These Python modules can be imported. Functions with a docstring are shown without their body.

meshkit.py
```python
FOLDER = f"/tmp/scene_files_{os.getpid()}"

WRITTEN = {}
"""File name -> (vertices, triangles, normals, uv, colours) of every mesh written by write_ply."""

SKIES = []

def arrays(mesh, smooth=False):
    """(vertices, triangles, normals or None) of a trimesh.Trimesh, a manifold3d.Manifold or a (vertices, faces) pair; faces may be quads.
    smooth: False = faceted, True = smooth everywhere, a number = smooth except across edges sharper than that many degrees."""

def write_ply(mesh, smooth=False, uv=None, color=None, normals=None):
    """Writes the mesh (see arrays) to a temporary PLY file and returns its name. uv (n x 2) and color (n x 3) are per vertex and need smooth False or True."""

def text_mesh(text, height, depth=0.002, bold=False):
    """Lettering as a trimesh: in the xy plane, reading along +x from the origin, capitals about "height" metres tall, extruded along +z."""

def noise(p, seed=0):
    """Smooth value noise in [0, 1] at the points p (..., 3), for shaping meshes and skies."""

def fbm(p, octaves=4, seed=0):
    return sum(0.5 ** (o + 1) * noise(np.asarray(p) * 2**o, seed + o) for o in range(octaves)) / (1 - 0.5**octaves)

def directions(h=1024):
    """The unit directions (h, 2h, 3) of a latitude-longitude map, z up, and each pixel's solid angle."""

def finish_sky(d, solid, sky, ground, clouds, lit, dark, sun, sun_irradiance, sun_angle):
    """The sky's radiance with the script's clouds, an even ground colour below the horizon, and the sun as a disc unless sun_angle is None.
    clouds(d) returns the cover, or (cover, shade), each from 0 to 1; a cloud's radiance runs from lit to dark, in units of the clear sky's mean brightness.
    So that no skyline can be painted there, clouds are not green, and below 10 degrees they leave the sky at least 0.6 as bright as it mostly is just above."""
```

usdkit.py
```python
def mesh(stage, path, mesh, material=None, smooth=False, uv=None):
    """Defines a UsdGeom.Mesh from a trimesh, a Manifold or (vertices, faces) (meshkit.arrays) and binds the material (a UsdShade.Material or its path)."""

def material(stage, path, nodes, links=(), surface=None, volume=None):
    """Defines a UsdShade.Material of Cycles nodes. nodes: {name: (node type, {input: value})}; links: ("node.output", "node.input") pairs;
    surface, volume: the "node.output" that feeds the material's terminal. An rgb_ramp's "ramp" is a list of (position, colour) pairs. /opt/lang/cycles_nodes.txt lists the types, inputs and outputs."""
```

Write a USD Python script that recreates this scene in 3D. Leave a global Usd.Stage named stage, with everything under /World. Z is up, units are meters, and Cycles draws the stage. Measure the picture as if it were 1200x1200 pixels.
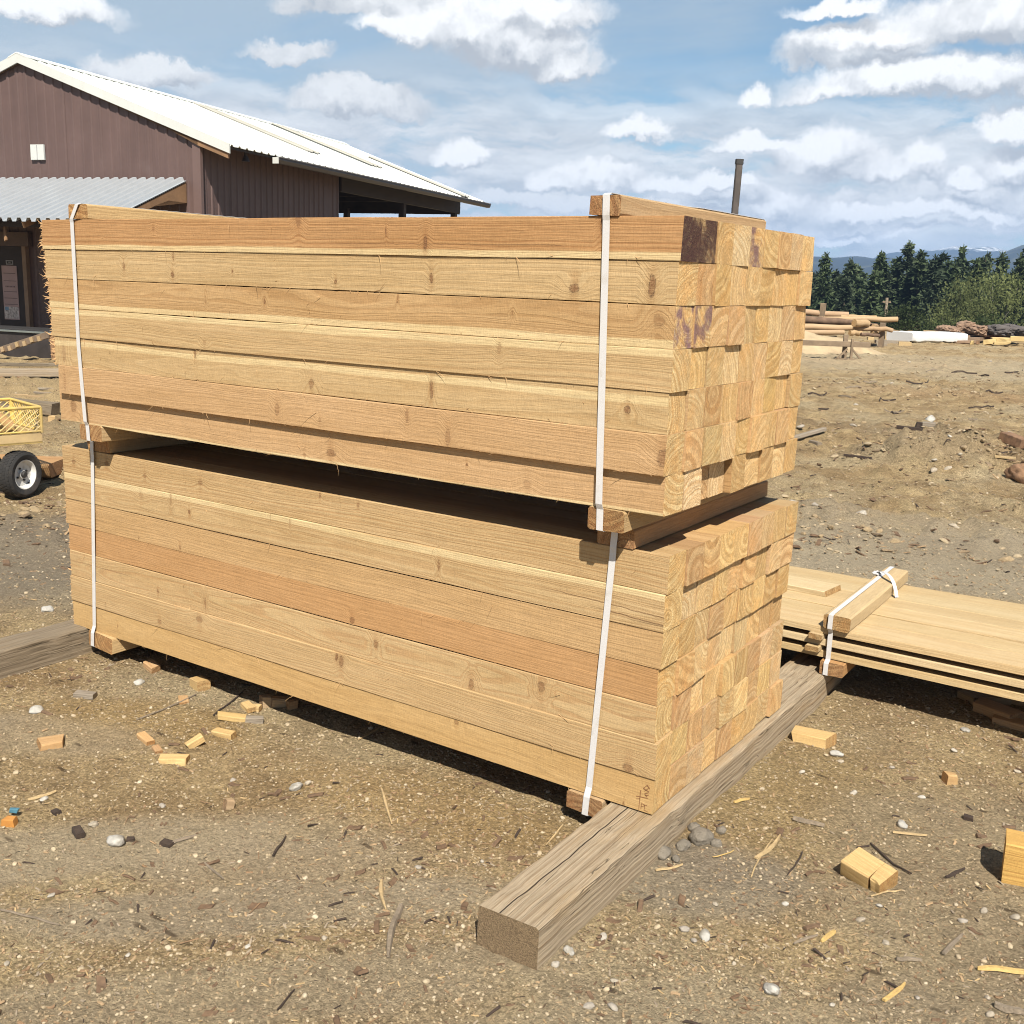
import math, random
import numpy as np
import usdkit, meshkit
from pxr import Usd, UsdGeom, UsdLux, UsdShade, Gf, Sdf, Vt

random.seed(7)
RNG = np.random.default_rng(7)
stage = Usd.Stage.CreateInMemory()
UsdGeom.SetStageUpAxis(stage, 'Z')
UsdGeom.Xform.Define(stage, '/World')
LOOKS = '/World/Looks'
UsdGeom.Scope.Define(stage, LOOKS)

# ------------------------------------------------------------------ camera, sky, sun, exposure
FPX = 1247.5                       # focal length in pixels of a 1200 pixel wide picture
YAW, PITCH, ROLL = -0.5840957, 0.2130761, 0.0331063
CAM = np.array([1.0882, -2.3521, 1.4543])
FW = np.array([math.sin(YAW) * math.cos(PITCH), math.cos(YAW) * math.cos(PITCH), -math.sin(PITCH)])
_r = np.array([math.cos(YAW), -math.sin(YAW), 0.0]); _u = np.cross(_r, FW)
RT = _r * math.cos(ROLL) + _u * math.sin(ROLL)
UP = -_r * math.sin(ROLL) + _u * math.cos(ROLL)
cam = UsdGeom.Camera.Define(stage, '/World/camera')
cam.CreateHorizontalApertureAttr(36.0); cam.CreateVerticalApertureAttr(36.0)
cam.CreateFocalLengthAttr(36.0 * FPX / 1200.0)
cam.CreateClippingRangeAttr(Gf.Vec2f(0.05, 100000.0))
M = Gf.Matrix4d(1.0)
for i, r in enumerate((RT, UP, -FW, CAM)):
    M.SetRow(i, Gf.Vec4d(*map(float, r), 1.0 if i == 3 else 0.0))
cam.AddTransformOp().Set(M)
EXPOSURE = 1.13
cam.CreateExposureAttr(EXPOSURE)

SUN_EL, SUN_AZ = math.radians(48.5), math.radians(140.0)   # direction towards the sun
SUN = np.array([math.sin(SUN_AZ) * math.cos(SUN_EL), math.cos(SUN_AZ) * math.cos(SUN_EL), math.sin(SUN_EL)])
sun = UsdLux.DistantLight.Define(stage, '/World/sun')
sun.CreateNormalizeAttr(True); sun.CreateIntensityAttr(1.25); sun.CreateAngleAttr(0.53)
sun.CreateColorAttr(Gf.Vec3f(1.0, 0.93, 0.81))
sz = SUN; sx = np.cross([0, 0, 1.0], sz); sx /= np.linalg.norm(sx); sy = np.cross(sz, sx)
Ms = Gf.Matrix4d(1.0)
for i, r in enumerate((sx, sy, sz)):
    Ms.SetRow(i, Gf.Vec4d(*map(float, r), 0.0))
sun.AddTransformOp().Set(Ms)
SKY_STRENGTH = 0.058
SKY_TINT = (0.74, 0.84, 0.82)          # the deep blue of a clear dry day
VEIL = (3.9, 4.6, 5.15)
CLOUD_WHITE, CLOUD_PALE, CLOUD_GREY = (9.2, 9.15, 9.0), (7.8, 7.8, 7.7), (4.2, 4.35, 4.55)
CLOUDS_MAIN = [  # where the cumulus heads stand: sight line through the photo, half width, half height
    (600, 50, 100, 50), (545, 44, 80, 34), (662, 78, 52, 26), (625, 12, 90, 26), (470, 40, 60, 18),
    (1070, 96, 130, 28), (1165, 102, 110, 32), (985, 108, 60, 18), (888, 108, 20, 16), (1060, 44, 120, 22), (1160, 28, 130, 40), (985, 8, 60, 14),
    (745, 160, 42, 18), (540, 184, 34, 20), (700, 205, 66, 22), (655, 214, 40, 16), (780, 218, 56, 16),
    (965, 184, 56, 30), (1030, 200, 76, 20), (1075, 190, 34, 24), (918, 244, 44, 26), (1188, 152, 36, 22), (1185, 198, 46, 28), (890, 168, 56, 16), (60, 14, 80, 22), (1000, 246, 60, 16), (1085, 246, 60, 16), (850, 212, 40, 16), (1130, 214, 34, 18), (985, 276, 46, 10), (1060, 272, 40, 10), (1150, 254, 50, 14)]
CLOUDS_LOW = [(640, 238, 120, 14), (850, 228, 70, 18), (1000, 240, 110, 16), (1120, 228, 90, 16), (1190, 238, 70, 16), (960, 268, 90, 12), (1080, 262, 110, 12), (1170, 262, 80, 10), (480, 215, 60, 14), (760, 246, 110, 12), (1010, 60, 90, 30), (430, 130, 90, 24), (340, 70, 50, 16), (180, 90, 70, 22), (450, 12, 110, 22)]




REFLECT = 0.62
class Graph:
    """Collects the nodes of one material; a returned Ref plugs into another node's input."""
    def __init__(g):
        g.nodes, g.links, g.k = {}, [], 0
    DEF = {'noise_texture': 'fac', 'voronoi_texture': 'distance', 'texture_coordinate': 'object', 'geometry': 'position', 'math': 'value', 'vector_math': 'vector',
           'mix_color': 'result', 'map_range': 'result', 'combine_xyz': 'vector', 'separate_xyz': 'x', 'mapping': 'vector', 'bump': 'normal', 'white_noise_texture': 'value',
           'object_info': 'random', 'rgb_ramp': 'color', 'principled_bsdf': 'BSDF', 'sky_texture': 'color', 'background_shader': 'background', 'wave_texture': 'fac', 'hsv': 'color',
           'translucent_bsdf': 'BSDF', 'mix_closure': 'closure', 'clamp': 'result', 'mix_float': 'result', 'principled_volume': 'volume', 'attribute': 'fac', 'diffuse_bsdf': 'BSDF'}
    def n(g, kind, **inp):
        if kind == 'principled_bsdf' and 'base_color' in inp:      # one overall step from screen tones to real reflectances
            c = inp['base_color']
            inp['base_color'] = g.v('scale', c, scale=REFLECT) if isinstance(c, Ref) else tuple(REFLECT * x for x in c)
        g.k += 1
        name = f'n{g.k}'
        vals = {}
        for k, v in inp.items():
            if isinstance(v, Ref):
                g.links.append((str(v), f'{name}.{k}'))
            else:
                vals[k] = v
        g.nodes[name] = (kind, vals)
        return Ref(f'{name}.{g.DEF[kind]}')
    def m(g, op, a, b=None, c=None, clamp=False):
        d = {'value1': a}
        if b is not None: d['value2'] = b
        if c is not None: d['value3'] = c
        return g.n('math', math_type=op, use_clamp=clamp, **d)
    def v(g, op, a, b=None, **kw):
        d = {'vector1': a}
        if b is not None: d['vector2'] = b
        return g.n('vector_math', math_type=op, **d, **kw)
    def mix(g, fac, a, b, kind='mix'):
        return g.n('mix_color', blend_type=kind, fac=fac, a=a, b=b)
    def rng(g, x, a, b, c=0.0, d=1.0, smooth=True):
        return g.n('map_range', range_type='smoothstep' if smooth else 'linear', clamp=True, value=x, from_min=a, from_max=b, to_min=c, to_max=d)
    def noise(g, vec, scale=1.0, detail=2.0, rough=0.5, dist=0.0):
        return g.n('noise_texture', vector=vec, scale=scale, detail=detail, roughness=rough, distortion=dist)
    def save(g, name, surface=None, volume=None):
        return usdkit.material(stage, f'{LOOKS}/{name}', g.nodes, g.links, surface=str(surface) if surface else None, volume=str(volume) if volume else None)


class Ref(str):
    def o(self, out):
        return Ref(self.split('.')[0] + '.' + out)


# ---- sky: single scattering air, a thin high veil, and cumulus banks
def at_dir(px, py):
    d = FW + RT * (px - 600) / FPX - UP * (py - 600) / FPX
    return d / np.linalg.norm(d)


def sky_material():
    g = Graph()
    D = g.n('texture_coordinate').o('generated')
    sky = g.n('sky_texture', sky_type='single_scattering', sun_disc=False, sun_elevation=SUN_EL, sun_rotation=SUN_AZ, air_density=1.0, aerosol_density=0.35, ozone_density=2.5)
    s = g.n('separate_xyz', vector=D)
    X, Y, Z = s, s.o('y'), s.o('z')
    el = g.m('arcsine', Z)
    az = g.m('arctan2', X, Y)
    P = g.n('combine_xyz', x=az, y=el, z=0.0)
    # high veil, projected on a flat layer
    zz = g.m('add', g.m('maximum', Z, 0.0), 0.09)
    L = g.n('combine_xyz', x=g.m('divide', X, zz), y=g.m('divide', Y, zz), z=0.0)
    Lr = g.n('mapping', mapping_type='point', vector=L, rotation=(0, 0, 0.75), scale=(0.8, 1.7, 1.0))
    veil = g.noise(Lr, 0.62, 7.0, 0.60, 0.5)
    veil2 = g.noise(g.v('add', P, (3.1, 1.7, 0.0)), 3.2, 5.0, 0.55, 0.3)
    west = g.rng(az, -1.05, -0.30, 0.22, -0.06, False)
    veil = g.rng(g.m('add', g.m('add', g.m('multiply', veil, 0.62), g.m('multiply', veil2, 0.45)), west), 0.40, 0.70)
    veil = g.m('multiply', veil, g.rng(el, 0.25, 1.1, 1.0, 0.35))
    # cumulus: bodies grown on clusters of ellipses, broken up by noise
    w0 = g.n('noise_texture', vector=P, scale=9.0, detail=3.0, roughness=0.5).o('color')
    w1 = g.n('noise_texture', vector=P, scale=30.0, detail=6.0, roughness=0.55).o('color')
    w2 = g.n('noise_texture', vector=P, scale=95.0, detail=7.0, roughness=0.66).o('color')
    half = (0.5, 0.5, 0.5)
    base = g.v('add', g.v('add', g.v('add', P, g.v('scale', g.v('subtract', w0, half), scale=0.035)), g.v('scale', g.v('subtract', w1, half), scale=0.030)), g.v('scale', g.v('subtract', w2, half), scale=0.016))

    def bodies(pos, blobs):
        f = None
        for (px, py, w, h) in blobs:
            d = at_dir(px, py)
            a0, e0 = math.atan2(d[0], d[1]), math.asin(d[2])
            sc = (FPX / w, FPX / h)
            q = g.n('mapping', mapping_type='point', vector=pos, location=(-a0 * sc[0], -e0 * sc[1], 0), scale=(sc[0], sc[1], 0.0))
            q = g.v('minimum', q, g.v('multiply', q, (1.0, 1.9, 1.0)))        # flat bases
            l = g.v('length', q).o('value')
            f = l if f is None else g.n('math', math_type='smoothmin', value1=f, value2=l, value3=0.25)
        return g.m('subtract', 1.0, f)

    CUM = CLOUDS_MAIN
    f1 = bodies(base, CUM)
    f2 = bodies(base, CLOUDS_LOW)
    bill = g.noise(g.v('add', base, (0, 0, 0.3)), 26.0, 4.0, 0.5)
    bill_up = g.noise(g.v('add', base, (-0.004, 0.012, 0.3)), 26.0, 4.0, 0.5)
    fine = g.noise(base, 120.0, 4.0, 0.6)
    # thickness: bodies carry billows; thin rims stay pale, deep undersides go grey
    d1 = g.m('add', f1, g.m('multiply', g.m('subtract', bill, 0.5), 0.55))
    a1 = g.rng(d1, -0.14, 0.36)
    fup = bodies(g.v('add', base, (-0.005, 0.015, 0.0)), CUM)
    relief = g.m('add', g.m('multiply', g.m('subtract', f1, fup), 0.95), g.m('multiply', g.m('subtract', bill, bill_up), 2.0))
    lit = g.m('add', g.m('add', relief, 0.47), g.m('multiply', g.m('subtract', fine, 0.5), 0.18), clamp=True)
    ccol = g.mix(lit, CLOUD_GREY, CLOUD_WHITE)
    d2 = g.m('add', f2, g.m('multiply', g.m('subtract', bill, 0.5), 0.6))
    a2 = g.rng(d2, -0.14, 0.24)
    f2up = bodies(g.v('add', base, (-0.005, 0.012, 0.0)), CLOUDS_LOW)
    lit2 = g.m('add', g.m('add', g.m('multiply', g.m('subtract', f2, f2up), 0.55), g.m('multiply', g.m('subtract', bill, bill_up), 2.4)), 0.46, clamp=True)
    ccol2 = g.mix(lit2, CLOUD_GREY, CLOUD_PALE)
    # flat banks near the horizon all round
    R = g.n('mapping', mapping_type='point', vector=g.v('add', P, g.v('scale', g.v('subtract', w1, half), scale=0.02)), scale=(6.0, 26.0, 1.0))
    bank = g.noise(R, 1.3, 6.0, 0.58, 0.2)
    bank_up = g.noise(g.v('add', R, (0.0, 0.30, 0.0)), 1.3, 6.0, 0.58, 0.2)
    bmask = g.rng(el, 0.12, 0.20, 1.0, 0.0)
    bank_a = g.m('multiply', g.rng(g.m('add', bank, g.rng(az, -0.75, -0.35, 0.0, 0.06)), 0.36, 0.54), bmask)
    bl = g.m('add', g.m('multiply', g.m('subtract', bank, bank_up), 2.6), 0.55, clamp=True)
    blue = g.v('multiply', sky, SKY_TINT)
    col = g.mix(g.m('multiply', veil, 0.80), blue, VEIL)
    col = g.mix(g.m('multiply', bank_a, 0.88), col, g.mix(bl, CLOUD_GREY, CLOUD_PALE))
    col = g.mix(g.m('multiply', a2, 0.92), col, ccol2)
    col = g.mix(g.m('multiply', a1, 0.96), col, ccol)
    bg = g.n('background_shader', color=col, strength=SKY_STRENGTH)
    return g.save('sky_look', bg)


dome = UsdLux.DomeLight.Define(stage, '/World/sky')
UsdShade.MaterialBindingAPI.Apply(dome.GetPrim()).Bind(sky_material())
dome.GetPrim().SetCustomDataByKey('kind', 'structure')
dome.GetPrim().SetCustomDataByKey('label', 'blue sky with cumulus banks and thin high veils')


# ------------------------------------------------------------------ measuring helpers
def ray(x, y):
    return FW + RT * (x - 600) / FPX - UP * (y - 600) / FPX
def gp(x, y, z=0.0):                     # where the sight line through a photo point meets the height z
    d = ray(x, y); return CAM + d * (z - CAM[2]) / d[2]
def yp(x, y, Y):                         # ... meets the upright plane y = Y
    d = ray(x, y); return CAM + d * (Y - CAM[1]) / d[1]
def far(x, y, dist):                     # ... at a horizontal distance
    d = ray(x, y); return CAM + d * dist / math.hypot(d[0], d[1])


# ------------------------------------------------------------------ scene helpers
USED = {}
def numbered(parent, name):
    k = USED.get((parent, name), -1) + 1
    USED[(parent, name)] = k
    return f'{parent}/{name}' if k == 0 else f'{parent}/{name}_{k:03d}'
def tag(prim, label=None, cat=None, group=None, kind=None):
    prim = prim.GetPrim() if hasattr(prim, 'GetPrim') else prim
    for k, v in (('label', label), ('category', cat), ('group', group), ('kind', kind)):
        if v: prim.SetCustomDataByKey(k, v)
    return prim
def place(x, loc=(0, 0, 0), rotz=0.0, rot=None, scale=None):
    x = UsdGeom.Xformable(x)
    x.AddTranslateOp().Set(Gf.Vec3d(*map(float, loc)))
    if rot is not None: x.AddRotateXYZOp().Set(Gf.Vec3f(*map(float, rot)))
    elif rotz: x.AddRotateZOp().Set(float(rotz))
    if scale is not None: x.AddScaleOp().Set(Gf.Vec3f(*([float(scale)] * 3 if np.ndim(scale) == 0 else map(float, scale))))
def thing(name, label, cat, loc=(0, 0, 0), rotz=0.0, group=None, rot=None, scale=None):
    x = UsdGeom.Xform.Define(stage, numbered('/World', name))
    place(x, loc, rotz, rot, scale)
    tag(x, label, cat, group)
    return x
def part(parent, name, mesh, mat, loc=None, rot=None, smooth=False, label=None, kind=None):
    base = str(parent.GetPath()) if parent is not None else '/World'
    if isinstance(mesh, MB): mesh = mesh.out()
    m = usdkit.mesh(stage, numbered(base, name), mesh, mat, smooth=smooth)
    m.CreateDoubleSidedAttr(True)
    if loc is not None or rot is not None: place(m, loc if loc is not None else (0, 0, 0), rot=rot)
    if label or kind: tag(m, label, kind=kind)
    return m
def solo(name, mesh, mat, label, cat, loc=(0, 0, 0), rot=None, group=None, kind=None, smooth=False):
    m = part(None, name, mesh, mat, loc=loc, rot=rot, smooth=smooth)
    tag(m, label, cat, group, kind)
    return m


def rotz(a):
    c, s = math.cos(a), math.sin(a); return np.array([[c, -s, 0], [s, c, 0], [0, 0, 1.0]])
class MB:
    def __init__(b): b.V, b.F, b.n = [], [], 0
    def add(b, v, f):
        v = np.asarray(v, float); f = np.asarray(f, int)
        if f.shape[1] == 4: f = np.vstack([f[:, [0, 1, 2]], f[:, [0, 2, 3]]])
        b.V.append(v); b.F.append(f + b.n); b.n += len(v); return b
    def out(b): return np.vstack(b.V), np.vstack(b.F)
    def box(b, c, s, R=None, ch=0.0):
        v, f = (cham_box(s, ch) if ch else plain_box(s))
        if R is not None: v = v @ np.asarray(R).T
        return b.add(v + np.asarray(c, float), f)
    def beam(b, p0, p1, w, h, up=(0, 0, 1), ch=0.0):
        p0, p1 = np.asarray(p0, float), np.asarray(p1, float); d = p1 - p0; L = np.linalg.norm(d); d /= L
        s = np.cross(up, d); s /= np.linalg.norm(s); u = np.cross(d, s)
        return b.box((p0 + p1) / 2, (L, w, h), np.stack([d, s, u], 1), ch)
    def tube(b, pts, r, sides=8, cap=True):
        p = np.asarray(pts, float); r = np.broadcast_to(r, (len(p),))
        t = np.gradient(p, axis=0); t /= np.linalg.norm(t, axis=1, keepdims=True)
        a = np.cross(t, np.where(np.abs(t[:, 2:]) < 0.9, [0, 0, 1.0], [1.0, 0, 0])); a /= np.linalg.norm(a, axis=1, keepdims=True)
        c = np.cross(t, a); an = np.arange(sides) * 2 * np.pi / sides
        v = p[:, None] + r[:, None, None] * (np.cos(an)[None, :, None] * a[:, None] + np.sin(an)[None, :, None] * c[:, None])
        n = len(p); i, j = np.meshgrid(np.arange(n - 1), np.arange(sides), indexing='ij'); k = (j + 1) % sides
        f = np.stack([i * sides + j, i * sides + k, (i + 1) * sides + k, (i + 1) * sides + j], -1).reshape(-1, 4)
        f = np.vstack([f[:, [0, 1, 2]], f[:, [0, 2, 3]]]); v = v.reshape(-1, 3)
        if cap:
            v = np.vstack([v, p[0], p[-1]]); m = n * sides; js = np.arange(sides); ks = (js + 1) % sides
            f = np.vstack([f, np.stack([np.full(sides, m), ks, js], 1), np.stack([np.full(sides, m + 1), (n - 1) * sides + js, (n - 1) * sides + ks], 1)])
        return b.add(v, f)
    def lathe(b, prof, R=None, c=(0, 0, 0), n=24):          # profile (radius, height) about local z
        prof = np.asarray(prof, float); an = np.arange(n) * 2 * np.pi / n
        v = np.stack([prof[:, None, 0] * np.cos(an), prof[:, None, 0] * np.sin(an), np.broadcast_to(prof[:, None, 1], (len(prof), n))], -1).reshape(-1, 3)
        i, j = np.meshgrid(np.arange(len(prof) - 1), np.arange(n), indexing='ij'); k = (j + 1) % n
        f = np.stack([i * n + j, i * n + k, (i + 1) * n + k, (i + 1) * n + j], -1).reshape(-1, 4)
        if R is not None: v = v @ np.asarray(R).T
        return b.add(v + np.asarray(c, float), f)
    def quad(b, p): return b.add(p, [[0, 1, 2, 3]])
    def prism(b, poly, d):                                   # planar polygon (n,3) pushed along d
        p = np.asarray(poly, float); n = len(p); q = p + np.asarray(d, float); c0, c1 = p.mean(0), q.mean(0)
        v = np.vstack([p, q, c0, c1]); i = np.arange(n); j = (i + 1) % n
        f = np.vstack([np.stack([i, j, n + j], 1), np.stack([i, n + j, n + i], 1), np.stack([j, i, np.full(n, 2 * n)], 1), np.stack([n + i, n + j, np.full(n, 2 * n + 1)], 1)])
        return b.add(v, f)
def plain_box(s):
    x, y, z = np.asarray(s, float) / 2
    v = np.array([[a * x, c * y, e * z] for e in (-1, 1) for c in (-1, 1) for a in (-1, 1)])
    return v, np.array([[0, 2, 3, 1], [4, 5, 7, 6], [0, 1, 5, 4], [2, 6, 7, 3], [0, 4, 6, 2], [1, 3, 7, 5]])
def stick_mesh(L, w, h, ch=0.0025, seg=1, bow=0.0, wob=0.0, rng=RNG, skew=0.0):
    """A sawn piece along x, centred: eight sided section with broken edges, slightly bowed, ends sawn a little off square."""
    y, z = w / 2, h / 2
    sec = np.array([[-y + ch, -z], [y - ch, -z], [y, -z + ch], [y, z - ch], [y - ch, z], [-y + ch, z], [-y, z - ch], [-y, -z + ch]])
    xs = np.linspace(-L / 2, L / 2, seg + 1); t = np.linspace(0, 1, seg + 1)
    b1, b2 = rng.normal(0, bow, 2) if bow else (0, 0)
    V = []
    k1, k2, k3, k4 = rng.normal(0, skew, 4) if skew else (0, 0, 0, 0)
    for x, tt in zip(xs, t):
        s = sec + (rng.normal(0, wob, sec.shape) if wob else 0)
        s = s + np.array([b1, b2]) * math.sin(math.pi * tt)
        dx = (1 - tt) * (k1 * sec[:, 0] + k2 * sec[:, 1]) + tt * (k3 * sec[:, 0] + k4 * sec[:, 1])
        V.append(np.column_stack([x + dx, s]))
    V = np.vstack(V); n = seg + 1
    i, j = np.meshgrid(np.arange(seg), np.arange(8), indexing='ij'); k = (j + 1) % 8
    f = np.stack([i * 8 + j, (i + 1) * 8 + j, (i + 1) * 8 + k, i * 8 + k], -1).reshape(-1, 4)
    f = np.vstack([f[:, [0, 1, 2]], f[:, [0, 2, 3]]])
    V = np.vstack([V, V[:8].mean(0), V[-8:].mean(0)]); js = np.arange(8); ks = (js + 1) % 8
    f = np.vstack([f, np.stack([np.full(8, n * 8), js, ks], 1), np.stack([np.full(8, n * 8 + 1), (n - 1) * 8 + ks, (n - 1) * 8 + js], 1)])
    return V, f
def cham_box(s, ch):
    return stick_mesh(s[0], s[1], s[2], ch)
def blob(r, squash=(1, 1, 1), seed=0, rough=0.35, sub=2):
    import trimesh
    m = trimesh.creation.icosphere(sub, 1.0); v = np.array(m.vertices)
    d = 1 + rough * (meshkit.fbm(v * 1.3 + seed * 7.3, 3, seed) - 0.5) * 2
    v = v * d[:, None]
    return v * np.asarray(squash) * r, np.array(m.faces)

# ------------------------------------------------------------------ materials
def hexlin(r, g_, b):
    return tuple(((c / 255) / 12.92 if c / 255 <= 0.04045 else ((c / 255 + 0.055) / 1.055) ** 2.4) for c in (r, g_, b))

def plain(name, col, rough=0.6, metal=0.0, vary=0.15, scale=6.0, bump=0.0, bscale=60.0, spec=0.4, dirt=None, obj=False):
    g = Graph()
    P = g.n('texture_coordinate').o('object') if obj else g.n('geometry').o('position')
    n = g.noise(P, scale, 4.0, 0.6)
    f = g.rng(n, 0.25, 0.75, 1 - vary, 1 + vary, smooth=False)
    c = g.v('scale', col, scale=f)
    if dirt:
        c = g.mix(g.rng(g.noise(P, scale * 0.37, 5.0, 0.65), 0.48, 0.7), c, dirt)
    kw = {}
    if bump:
        kw['normal'] = g.n('bump', height=g.noise(P, bscale, 4.0, 0.6), strength=bump, distance=0.01)
    return g.save(name, g.n('principled_bsdf', base_color=c, roughness=rough, metallic=metal, specular_ior_level=spec, **kw))


KNOT_SHAPE = [(1.0, 1.0), (1.5, 0.75), (0.85, 1.25), (1.9, 0.62), (1.15, 0.9), (2.4, 0.5)]
def wood(name, light, dark, end=(0.58, 0.385, 0.165), end_dark=(0.40, 0.23, 0.09), sap=None, knots=(), ring=165.0, stain=None, grain=0.5, mark=None, vary=0.0, streaks=0.0, smooth_face=False, checks=()):
    """Solid sawn wood along local x: growth rings round an off-centre pith, so faces show flat grain and ends show arcs."""
    g = Graph()
    tc = g.n('texture_coordinate'); P = tc.o('object'); N = tc.o('normal')
    rnd = g.n('object_info').o('random')
    wn = g.n('white_noise_texture', dimensions='1D', w=g.m('multiply', rnd, 917.0)).o('color')
    off = g.v('scale', wn, scale=37.0)
    s = g.n('separate_xyz', vector=P); X, Y, Z = s, s.o('y'), s.o('z')
    PO = g.v('add', P, off)
    # knots: (x, z, radius, strength)
    PZ = g.n('combine_xyz', x=X, y=0.0, z=Z)
    PZw = g.v('add', PZ, g.v('scale', g.v('subtract', g.n('noise_texture', vector=P, scale=70.0, detail=2.0).o('color'), (0.5, 0.5, 0.5)), scale=0.009))
    flare, core, rim, shade = None, None, None, None
    def acc(a, b): return b if a is None else g.m('maximum', a, b)
    for (kx, kz, kr, *ks) in knots:
        st = ks[0] if ks else 1.0
        kr *= 0.95; ax_, az_ = KNOT_SHAPE[int(abs(kx * 977 + kz * 3571)) % len(KNOT_SHAPE)]
        q = g.n('mapping', mapping_type='point', vector=PZw, location=(-kx / kr * ax_, 0, -kz / kr * az_), scale=(ax_ / kr, 0, az_ / kr))
        d = g.v('length', q).o('value')
        flare = acc(flare, g.rng(d, 0.3, 5.5, 0.020 * min(kr / 0.012, 1.4), 0.0))
        core = acc(core, g.rng(d, 0.75, 1.0, st, 0.0))
        rim = acc(rim, g.m('multiply', g.rng(d, 0.75, 0.98), g.rng(d, 1.0, 1.3, st, 0.0)))
        q2 = g.n('mapping', mapping_type='point', vector=PZw, location=(-kx / kr * 1.5, 0, -kz / kr * 0.42), scale=(1.5 / kr, 0, 0.42 / kr))
        shade = acc(shade, g.rng(g.v('length', q2).o('value'), 0.3, 2.6, 0.55 * st, 0.0))
    # rings
    cy = g.n('separate_xyz', vector=g.v('subtract', wn, (0.5, 0.5, 0.5)))
    Wp = g.n('mapping', mapping_type='point', vector=PO, scale=(0.8, 6.0, 6.0))
    w = g.n('separate_xyz', vector=g.v('scale', g.v('subtract', g.n('noise_texture', vector=Wp, scale=1.0, detail=3.0, roughness=0.5).o('color'), (0.5, 0.5, 0.5)), scale=0.075))
    yy = g.m('add', g.m('add', Y, g.m('multiply', cy.o('y'), 0.24)), w.o('y'))
    zz = g.m('add', g.m('add', Z, g.m('multiply', cy.o('z'), 0.34)), w.o('z'))
    r = g.m('sqrt', g.m('add', g.m('multiply', yy, yy), g.m('multiply', zz, zz)))
    if flare is not None: r = g.m('add', r, flare)
    ringn = g.n('noise_texture', dimensions='1D', w=g.m('multiply', r, ring), scale=1.0, detail=3.0, roughness=0.65)
    ringv = g.rng(ringn, 0.38, 0.66)
    fine = g.n('noise_texture', dimensions='1D', w=g.m('multiply', r, ring * 3.1), scale=1.0, detail=1.0)
    fib = g.noise(g.n('mapping', mapping_type='point', vector=PO, scale=(16.0, 330.0, 330.0)), 1.0, 4.0, 0.7)
    saw = g.noise(g.n('mapping', mapping_type='point', vector=PO, scale=(300.0, 120.0, 70.0)), 1.0, 4.0, 0.7)
    band = g.noise(g.n('mapping', mapping_type='point', vector=PO, scale=(230.0, 14.0, 14.0)), 1.0, 2.0, 0.6)
    mott = g.noise(g.n('mapping', mapping_type='point', vector=PO, scale=(2.2, 16.0, 16.0)), 1.0, 4.0, 0.6)
    face = g.mix(g.m('multiply', ringv, grain), light, dark)
    face = g.mix(g.rng(fine, 0.52, 0.72, 0.0, 0.30 * grain), face, dark)
    if streaks:
        st1 = g.noise(g.n('mapping', mapping_type='point', vector=PO, scale=(1.3, 5.0, 190.0)), 1.0, 4.0, 0.65)
        face = g.mix(g.rng(st1, 0.60, 0.72, 0.0, streaks), face, tuple(c * 0.42 for c in dark))
    if sap:
        z0, z1, col = sap
        wob = g.m('add', Z, g.m('multiply', g.m('subtract', g.noise(g.n('mapping', mapping_type='point', vector=PO, scale=(1.6, 1.0, 9.0)), 1.0, 2.0), 0.5), 0.022))
        fs = g.m('multiply', g.rng(wob, z0 - 0.002, z0 + 0.002), g.rng(wob, z1 - 0.002, z1 + 0.002, 1.0, 0.0))
        face = g.mix(g.m('multiply', fs, 0.85), face, col)
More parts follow.
